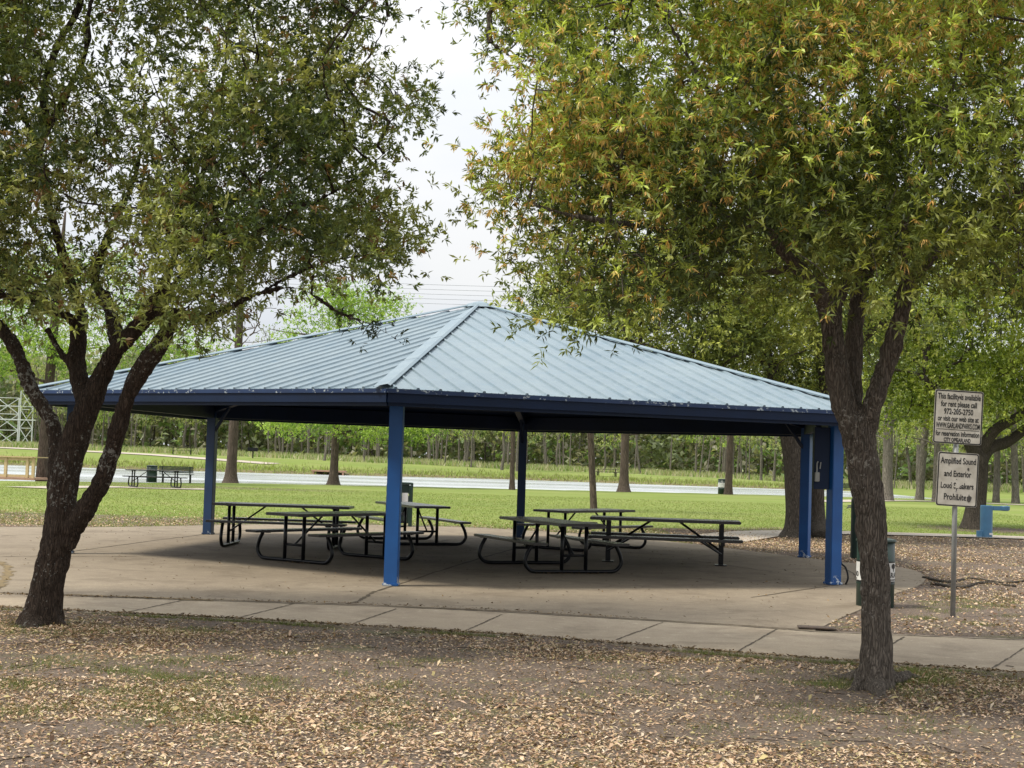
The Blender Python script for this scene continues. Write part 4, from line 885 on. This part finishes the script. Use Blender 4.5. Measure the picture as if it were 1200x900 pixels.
# mass of the woods behind
n = 60000; c = np.stack([g.uniform(-150, 150, n), g.uniform(212, 275, n), np.zeros(n)], -1); hgt = 13.5 + 2.6 * np.array([mnoise.noise((a * .07, 3, 0)) for a in c[:, 0]]); c[:, 2] = g.uniform(0, 1, n) ** .85 * hgt + gz(c[:, 0], c[:, 1])
pal = np.array([(.19, .225, .125), (.24, .275, .15), (.28, .27, .19), (.18, .26, .10), (.26, .245, .19)]); ls = np.array([mnoise.noise((a[0] * .12, a[1] * .1, a[2] * .25)) for a in c]); cl = pal[np.clip((ls * 3.2 + 2.5 + g.normal(0, .5, n)).astype(int), 0, 4)]  # haze over the deep woods mixed into these paler leaf colours
V, Fc, col = rosettes(c, np.tile([0, 0, 1.], (n, 1)), cl, 1.05, .62, 4, spread=1.1, seed=90)
wm_ = mesh_obj('far_woods', V, Fc, MAT['leaf'], col=col); tag(wm_, 'grey green depth of the woods behind the front trees', 'woods', kind='stuff')
nt_ = 420; P0 = np.stack([g.uniform(-150, 150, nt_), g.uniform(205, 250, nt_), np.zeros(nt_)], -1); P0[:, 2] = gz(P0[:, 0], P0[:, 1]) - .1; P1 = P0 + np.stack([g.normal(0, .4, nt_), g.normal(0, .4, nt_), g.uniform(7, 11, nt_)], -1)
V, Fc = seg_tubes(P0, P1, g.uniform(.10, .22, nt_), np.full(nt_, .05), 5); wt = mesh_obj('far_woods', V, Fc, MAT['bark_far'], smooth=True); tag(wt, 'thin grey trunks deep in the woods', 'woods', kind='stuff')

# ------------------------------------------------------------------ lattice structure and wires
lb_ = at(20, 526, 205); lt = thing('lattice_structure', 'pale steel lattice frame of a substation at the far left', 'lattice', (lb_[0], lb_[1], float(gz(lb_[0], lb_[1]))))
def lattice(x0, x1, h, mb, n=3):
    for x in (x0, x1): mb.beam((x, 0, 0), (x, 0, h), .14, .14, up=(0, 1, 0))
    for i in range(n):
        a, b_ = h * i / n, h * (i + 1) / n
        mb.beam((x0, 0, a), (x1, 0, b_), .09, .09, up=(0, 1, 0)); mb.beam((x1, 0, a), (x0, 0, b_), .09, .09, up=(0, 1, 0)); mb.beam((x0, 0, b_), (x1, 0, b_), .09, .09)
for x0, x1, h in ((-6.5, -3.2, 8), (-3.0, 0, 6.5), (.2, 1.9, 7.5), (-10, -6.7, 6)):
    mb = MB(); lattice(x0, x1, h, mb); mb.build('lattice_bay', MAT['lattice'], lt)
mb = MB(); mb.beam((-11, 0, 3.6), (2.4, 0, 3.6), .16, .16); mb.beam((-11, 0, 5.4), (2.4, 0, 5.4), .12, .12); mb.build('crossbeam', MAT['lattice'], lt)
def denw(k): return
for k in range(5):
    zc = at(520, 334 + 5.2 * k, 260)[2]; P = [(x, 260 + .5 * k, zc + ((x + 12) / 130) ** 2 * 4) for x in np.linspace(-140, 120, 40)]
    mb = MB(); mb.tube(P, .035, 4); tag(mb.build('power_line', MAT['wire']), 'thin grey power line crossing the sky behind the roof peak', 'power line', 'power lines behind the roof peak')

# ------------------------------------------------------------------ leaf litter and grass
def scatter_leaves(P, ln, wd, pal, seed, tilt=.35):
    g = np.random.default_rng(seed); n = len(P); an = g.uniform(0, 2 * math.pi, n); d = np.stack([np.cos(an), np.sin(an), g.normal(0, tilt, n) * .6], -1); w = np.stack([-np.sin(an), np.cos(an), g.normal(0, tilt, n)], -1)
    l = ln * g.uniform(.55, 1.25, (n, 1)); ww = wd * g.uniform(.6, 1.3, (n, 1)); up = np.array([0, 0, 1.]) * ww * .35
    h = np.abs(d[:, 2:3]) * l * .5 + np.abs(w[:, 2:3]) * ww * .5 + .002; b = P + np.array([0, 0, 1.]) * h
    V = np.stack([b - d * l / 2, b + w * ww / 2 + up, b + d * l / 2 + up * .5, b - w * ww / 2 + up], 1).reshape(-1, 3)
    pal = np.array(pal); col = pal[g.integers(0, len(pal), n)] * g.uniform(.75, 1.2, (n, 1)); return V, np.arange(4 * n).reshape(-1, 4), np.repeat(col, 4, 0)
def nval(P, s, off=0): return np.array([mnoise.noise((p[0] * s + off, p[1] * s, off)) for p in P])
def frontedge(x):  # near edge of the footpath
    e = np.array([gp(px, py, PZ)[:2] for px, py in walkf[::-1]]); return np.interp(x, e[:, 0], e[:, 1])
def hgt_at(P): return np.array([mnoise.noise((a * .9, b * .9, 0)) * .03 + mnoise.noise((a * 3, b * 3, 5)) * .012 for a, b in P[:, :2]]) * ((1 - sstep(14.6, 15.4, P[:, 1] + P[:, 0] * .19)) * (P[:, 1] < 15.5))
g = np.random.default_rng(5); n = 330000; P = np.stack([g.uniform(-6.8, 6.8, n), g.uniform(6.5, 16.6, n), np.zeros(n)], -1)
P = P[(P[:, 1] < frontedge(P[:, 0]) - .03 + g.normal(0, .03, len(P))) & (np.abs(P[:, 0]) < .36 * P[:, 1] + .8)]
big = nval(P, .45, 3) + .5 * nval(P, 1.5, 9); yn = P[:, 1]; fromedge = frontedge(P[:, 0]) - yn
dn = np.clip(.78 - sstep(1.2, 3.2, 6.4 - fromedge) * .42, .2, 1) + big * 1.25
dirt = np.exp(-(((P[:, 0] - .6) / 2.0) ** 2 + ((yn - 12.2) / .8) ** 2)) * .75 + np.exp(-(((P[:, 0] - 1.7) / 1.1) ** 2 + ((yn - 9.9) / .35) ** 2)) * .8 + np.exp(-(((P[:, 0] + 2.6) / .9) ** 2 + ((yn - 9.3) / .25) ** 2)) * .6 + np.exp(-(((P[:, 0] - 3.3) / 1.2) ** 2 + ((yn - 10.6) / .8) ** 2)) * .45
P = P[g.random(len(P)) < np.clip(dn - dirt, .15, 1)]; P[:, 2] = hgt_at(P)
DP = [(.52, .40, .26), (.44, .31, .19), (.32, .20, .12), (.58, .47, .35), (.16, .095, .06), (.46, .32, .21), (.40, .33, .16), (.24, .15, .09), (.54, .38, .27)]
V, Fc, col = scatter_leaves(P, .037, .012, DP, 6)
big_ = g.random(len(P)) < .03; Vb, Fb, cb = scatter_leaves(P[big_] + np.array([0, 0, .004]), .058, .02, DP, 61, .5); V = np.vstack([V, Vb]); Fc = np.vstack([Fc, Fb + len(Fc) * 4]); col = np.vstack([col, cb]); o = mesh_obj('fallen_leaves', V, Fc, MAT['dryleaf'], col=col); tag(o, 'dry tan oak leaves covering the foreground ground', 'fallen leaves', kind='stuff')
tw_ = np.stack([g.uniform(-5.5, 5.5, 420), g.uniform(7.5, 15, 420), np.full(420, .006)], -1); tw_ = tw_[tw_[:, 1] < frontedge(tw_[:, 0]) - .1]; tw_[:, 2] = hgt_at(tw_) + .008
an = g.uniform(0, 6.28, len(tw_)); dl = np.stack([np.cos(an), np.sin(an), g.normal(0, .05, len(tw_))], -1) * g.uniform(.03, .16, (len(tw_), 1)); V, Fc = seg_tubes(tw_ - dl, tw_ + dl, np.full(len(tw_), .0035), np.full(len(tw_), .002), 4)
tag(mesh_obj('fallen_twigs', V, Fc, MAT['bark_l']), 'small dark twigs lying in the leaf litter', 'twigs', kind='stuff')
# right side litter beyond the footpath and the scattered band along the lawn
padpoly = np.array([p[:2] for p in pad]); n = 90000
Q1 = np.stack([g.uniform(2.8, 14, n), g.uniform(16, 41, n), np.zeros(n)], -1); be = np.array([gp(px, py)[:2] for px, py in walkb]); Q1 = Q1[(Q1[:, 1] > np.interp(Q1[:, 0], be[:, 0], be[:, 1]) + .03) & ~poly_in(padline_full := np.vstack([padline, padpoly[18:]]), Q1[:, :2])]
Q1 = Q1[g.random(len(Q1)) < np.clip(.45 + nval(Q1, .5, 2) * .9, .08, 1)]
n = 42000; Q2 = np.stack([g.uniform(-17, 9, n), 31 + np.abs(g.normal(0, 4.5, n)), np.zeros(n)], -1); Q2 = Q2[~poly_in(padline_full, Q2[:, :2])]
Q2 = Q2[(g.random(len(Q2)) < np.clip(.65 + nval(Q2, .6, 4), .1, 1))]
Q2[:, 2] += .015
V, Fc, col = scatter_leaves(np.vstack([Q1, Q2]), .055, .022, DP, 8); o = mesh_obj('fallen_leaves', V, Fc, MAT['dryleaf'], col=col); tag(o, 'fallen leaves beside the pad and along the lawn edge', 'fallen leaves', kind='stuff')
# few leaves on the paving
n = 1500; Q3 = np.stack([g.uniform(-9, 7, n), g.uniform(14, 37, n), np.full(n, PZ + .003)], -1); Q3 = Q3[poly_in(padline_full, Q3[:, :2])]
e_ = [gp(px, py)[:2] for px, py in ((0, 699), (80, 701), (160, 703), (300, 707), (420, 710), (600, 718), (760, 728))]; Q4 = np.array([[*(e_[i] * (1 - t) + e_[i + 1] * t + np.array([0, g.normal(0, .05)])), PZ + .01] for i in g.integers(0, 6, 500) for t in [g.random()]])
n = 5000; xx = g.uniform(-6, 6.5, n); Q5 = np.stack([xx, frontedge(xx) + np.abs(g.normal(0, .07, n)), np.full(n, PZ + .006)], -1)
Q6 = np.array([[*(gp(px, py)[:2] + g.normal(0, .05, 2) * np.array([3, .6])), PZ + .004] for px, py in [(g.uniform(640, 720), 674) for _ in range(120)] + [(g.uniform(335, 375), 661.5) for _ in range(60)]])
V, Fc, col = scatter_leaves(np.vstack([Q3, Q4, Q5, Q6]), .045, .016, [(.16, .11, .07), (.10, .07, .05), (.24, .17, .10), (.20, .13, .06)], 9); o = mesh_obj('fallen_leaves', V, Fc, MAT['dryleaf'], col=col); tag(o, 'stray brown leaves lying on the concrete', 'fallen leaves', kind='stuff')
def blades(P, hgt, wd, pal, seed, bend=.4):
    g = np.random.default_rng(seed); n = len(P); an = g.uniform(0, 2 * math.pi, n); x = np.stack([np.cos(an), np.sin(an), np.zeros(n)], -1); lean = np.stack([g.normal(0, bend, n), g.normal(0, bend, n), np.ones(n)], -1)
    h = hgt * g.uniform(.5, 1.2, (n, 1)); w = wd * g.uniform(.6, 1.2, (n, 1)); V = np.stack([P - x * w / 2, P + x * w / 2, P + lean * h], 1).reshape(-1, 3)
    pal = np.array(pal); col = pal[g.integers(0, len(pal), n)] * g.uniform(.75, 1.2, (n, 1)); return V, np.arange(3 * n).reshape(-1, 3), np.repeat(col, 3, 0)
GP = [(.15, .205, .04), (.19, .24, .055), (.135, .185, .04), (.225, .255, .08), (.26, .25, .11)]
n = 150000; P = np.stack([g.uniform(-22, 22, n), 33 + g.uniform(0, 1, n) ** 1.5 * 42, np.zeros(n)], -1); P = P[(np.abs(P[:, 0]) < .36 * P[:, 1]) & ~poly_in(padline_full, P[:, :2])]
pth = np.array([gp(x, y)[:2] for x, y in ((830, 634), (900, 625.5), (1000, 625.5), (1100, 628), (1200, 631), (1500, 640))]); onp = (P[:, 0] > pth[0, 0] - .3) & (P[:, 1] < np.interp(P[:, 0], pth[:, 0], pth[:, 1]) + 1.1)
P = P[~onp & (zones(P[:, 0], P[:, 1])[:, 0] < .75)]
V, Fc, col = blades(P, .045, .02, GP, 12, .8); o = mesh_obj('lawn_grass', V, Fc, MAT['blade'], col=col); tag(o, 'mown green lawn grass between the pavilion and the pond', 'grass', kind='stuff')
# sparse green tufts in the litter
cen = np.array([gp(x, y)[:2] for x, y in [(g.uniform(-10, 330), g.uniform(770, 850)) for _ in range(60)] + [(g.uniform(0, 260), g.uniform(728, 745)) for _ in range(14)] + [(g.uniform(1035, 1120), g.uniform(775, 808)) for _ in range(34)] + [(g.uniform(330, 1180), g.uniform(760, 860)) for _ in range(46)] + [(g.uniform(960, 1030), g.uniform(790, 806)) for _ in range(10)] + [(g.uniform(1080, 1190), g.uniform(700, 735)) for _ in range(20)]])
P = np.repeat(cen, 130, 0) + g.normal(0, .11, (len(cen) * 130, 2)); P = np.hstack([P, np.zeros((len(P), 1))]); P[:, 2] = hgt_at(P) - .003
fe = frontedge(P[:, 0]); P = P[(P[:, 1] < fe) | (P[:, 1] > fe + 2.8)]
xx = g.uniform(-6, 6.5, 9000); E = np.stack([xx, frontedge(xx) - np.abs(g.normal(0, .05, 9000)), np.zeros(9000)], -1); E = E[g.random(len(E)) < np.clip(.4 + nval(E, 1.2, 7) * 1.6, 0, 1)]
V, Fc, col = blades(np.vstack([P, E]), .042, .005, [(.10, .15, .035), (.16, .18, .06), (.24, .22, .10), (.13, .15, .05)], 13, .6); o = mesh_obj('grass_tufts', V, Fc, MAT['blade'], col=col); tag(o, 'thin green grass tufts in the leaf litter', 'grass', kind='stuff')
# tall pale grass at the wood's edge
n = 42000; P = np.stack([g.uniform(-80, 80, n), g.uniform(176, 214, n), np.zeros(n)], -1); P[:, 1] += np.where(P[:, 0] > 30, -24, 0) - np.where(P[:, 0] < -12, 6, 0); P[:, 2] = gz(P[:, 0], P[:, 1]) - .03
P = P[g.random(n) < np.clip(.6 + nval(P, .12, 1) * 1.2, .1, 1)]
V, Fc, col = blades(P, .75, .16, [(.20, .28, .08), (.30, .30, .17), (.38, .35, .23), (.18, .25, .07), (.40, .37, .26)], 14, .3); o = mesh_obj('tall_grass', V, Fc, MAT['blade'], col=col); tag(o, 'tall pale grass along the foot of the woods', 'grass', kind='stuff')
n = 9000; P = np.stack([g.uniform(-60, 34, n), np.zeros(n), np.zeros(n)], -1); P[:, 1] = np.interp(P[:, 0], FAR[:, 0], FAR[:, 1]) + np.abs(g.normal(0, 5, n)) + 1; P[:, 2] = gz(P[:, 0], P[:, 1]) - .02
V, Fc, col = blades(P, .4, .1, [(.24, .31, .07), (.28, .30, .12), (.18, .18, .08)], 15, .4); o = mesh_obj('bank_grass', V, Fc, MAT['blade'], col=col); tag(o, 'rough grass on the far pond bank', 'grass', kind='stuff')
# exposed root beyond the sign
for k, pts in enumerate(([(1082, 678), (1110, 683), (1140, 679), (1175, 684), (1215, 680)], [(1092, 685), (1125, 690), (1150, 684), (1190, 688)])):
    L = np.array([[*gp(x, y)[:2], .015, .028 - .003 * i] for i, (x, y) in enumerate(pts)]); L = bez(L, 6); mb = MB(); mb.tube(L[:, :3], list(L[:, 3]), 8)
    tag(mb.build('exposed_root', MAT['bark_dk'], None, True), ['long exposed root snaking across the leaf litter right of the pad', 'shorter exposed root in front of the long one behind the sign post'][k], 'root')

# ------------------------------------------------------------------ light
SUN_EL, SUN_AZ = R(56), R(-112)                    # azimuth from +Y towards +X
sl = bpy.data.lights.new('sun', 'SUN'); sl.energy = 4.5; sl.angle = R(10); sl.color = (1, .94, .82); so = bpy.data.objects.new('sun', sl); C.objects.link(so)
sd = Vector((math.sin(SUN_AZ) * math.cos(SUN_EL), math.cos(SUN_AZ) * math.cos(SUN_EL), math.sin(SUN_EL))); so.rotation_euler = sd.to_track_quat('Z', 'Y').to_euler(); so.location = (0, 0, 30)
w = bpy.data.worlds.new('World'); scene.world = w; w.use_nodes = True; nt = w.node_tree; nt.nodes.clear()
def wn(t, **k):
    nd = nt.nodes.new(t)
    for a, b in k.items(): setattr(nd, a, b)
    return nd
out = wn('ShaderNodeOutputWorld'); bg = wn('ShaderNodeBackground'); bg.inputs['Strength'].default_value = .1; nt.links.new(bg.outputs[0], out.inputs[0])
sky = wn('ShaderNodeTexSky', sky_type='NISHITA', sun_disc=False, sun_elevation=SUN_EL, sun_rotation=SUN_AZ)
tc = wn('ShaderNodeTexCoord'); sep = wn('ShaderNodeSeparateXYZ'); nt.links.new(tc.outputs['Generated'], sep.inputs[0])
rmp = wn('ShaderNodeMapRange'); rmp.inputs['From Min'].default_value = 0.0; rmp.inputs['From Max'].default_value = .9; rmp.inputs['To Min'].default_value = 8.3; rmp.inputs['To Max'].default_value = 19.5; nt.links.new(sep.outputs[2], rmp.inputs[0])
mpn = wn('ShaderNodeMapping'); mpn.inputs['Scale'].default_value = (1, 1, 3.5); nt.links.new(tc.outputs['Generated'], mpn.inputs[0])
no = wn('ShaderNodeTexNoise'); no.inputs['Scale'].default_value = 3.2; no.inputs['Detail'].default_value = 5; nt.links.new(mpn.outputs[0], no.inputs[0])
cr = wn('ShaderNodeValToRGB'); e = cr.color_ramp.elements; e[0].position = .35; e[0].color = (.86, .90, .97, 1); e[1].position = .65; e[1].color = (1.03, 1.03, 1.03, 1); nt.links.new(no.outputs[0], cr.inputs[0])
vm = wn('ShaderNodeVectorMath', operation='SCALE'); nt.links.new(cr.outputs[0], vm.inputs[0]); nt.links.new(rmp.outputs[0], vm.inputs['Scale'])
mx = wn('ShaderNodeMix', data_type='RGBA'); mx.inputs[0].default_value = .88; nt.links.new(sky.outputs[0], mx.inputs[6]); nt.links.new(vm.outputs[0], mx.inputs[7]); nt.links.new(mx.outputs[2], bg.inputs['Color'])
scene.view_settings.view_transform = 'Standard'; scene.view_settings.look = 'None'; scene.view_settings.exposure = 0; scene.view_settings.gamma = 1
scene.cycles.max_bounces = 6; scene.cycles.transparent_max_bounces = 4; scene.cycles.use_denoising = True
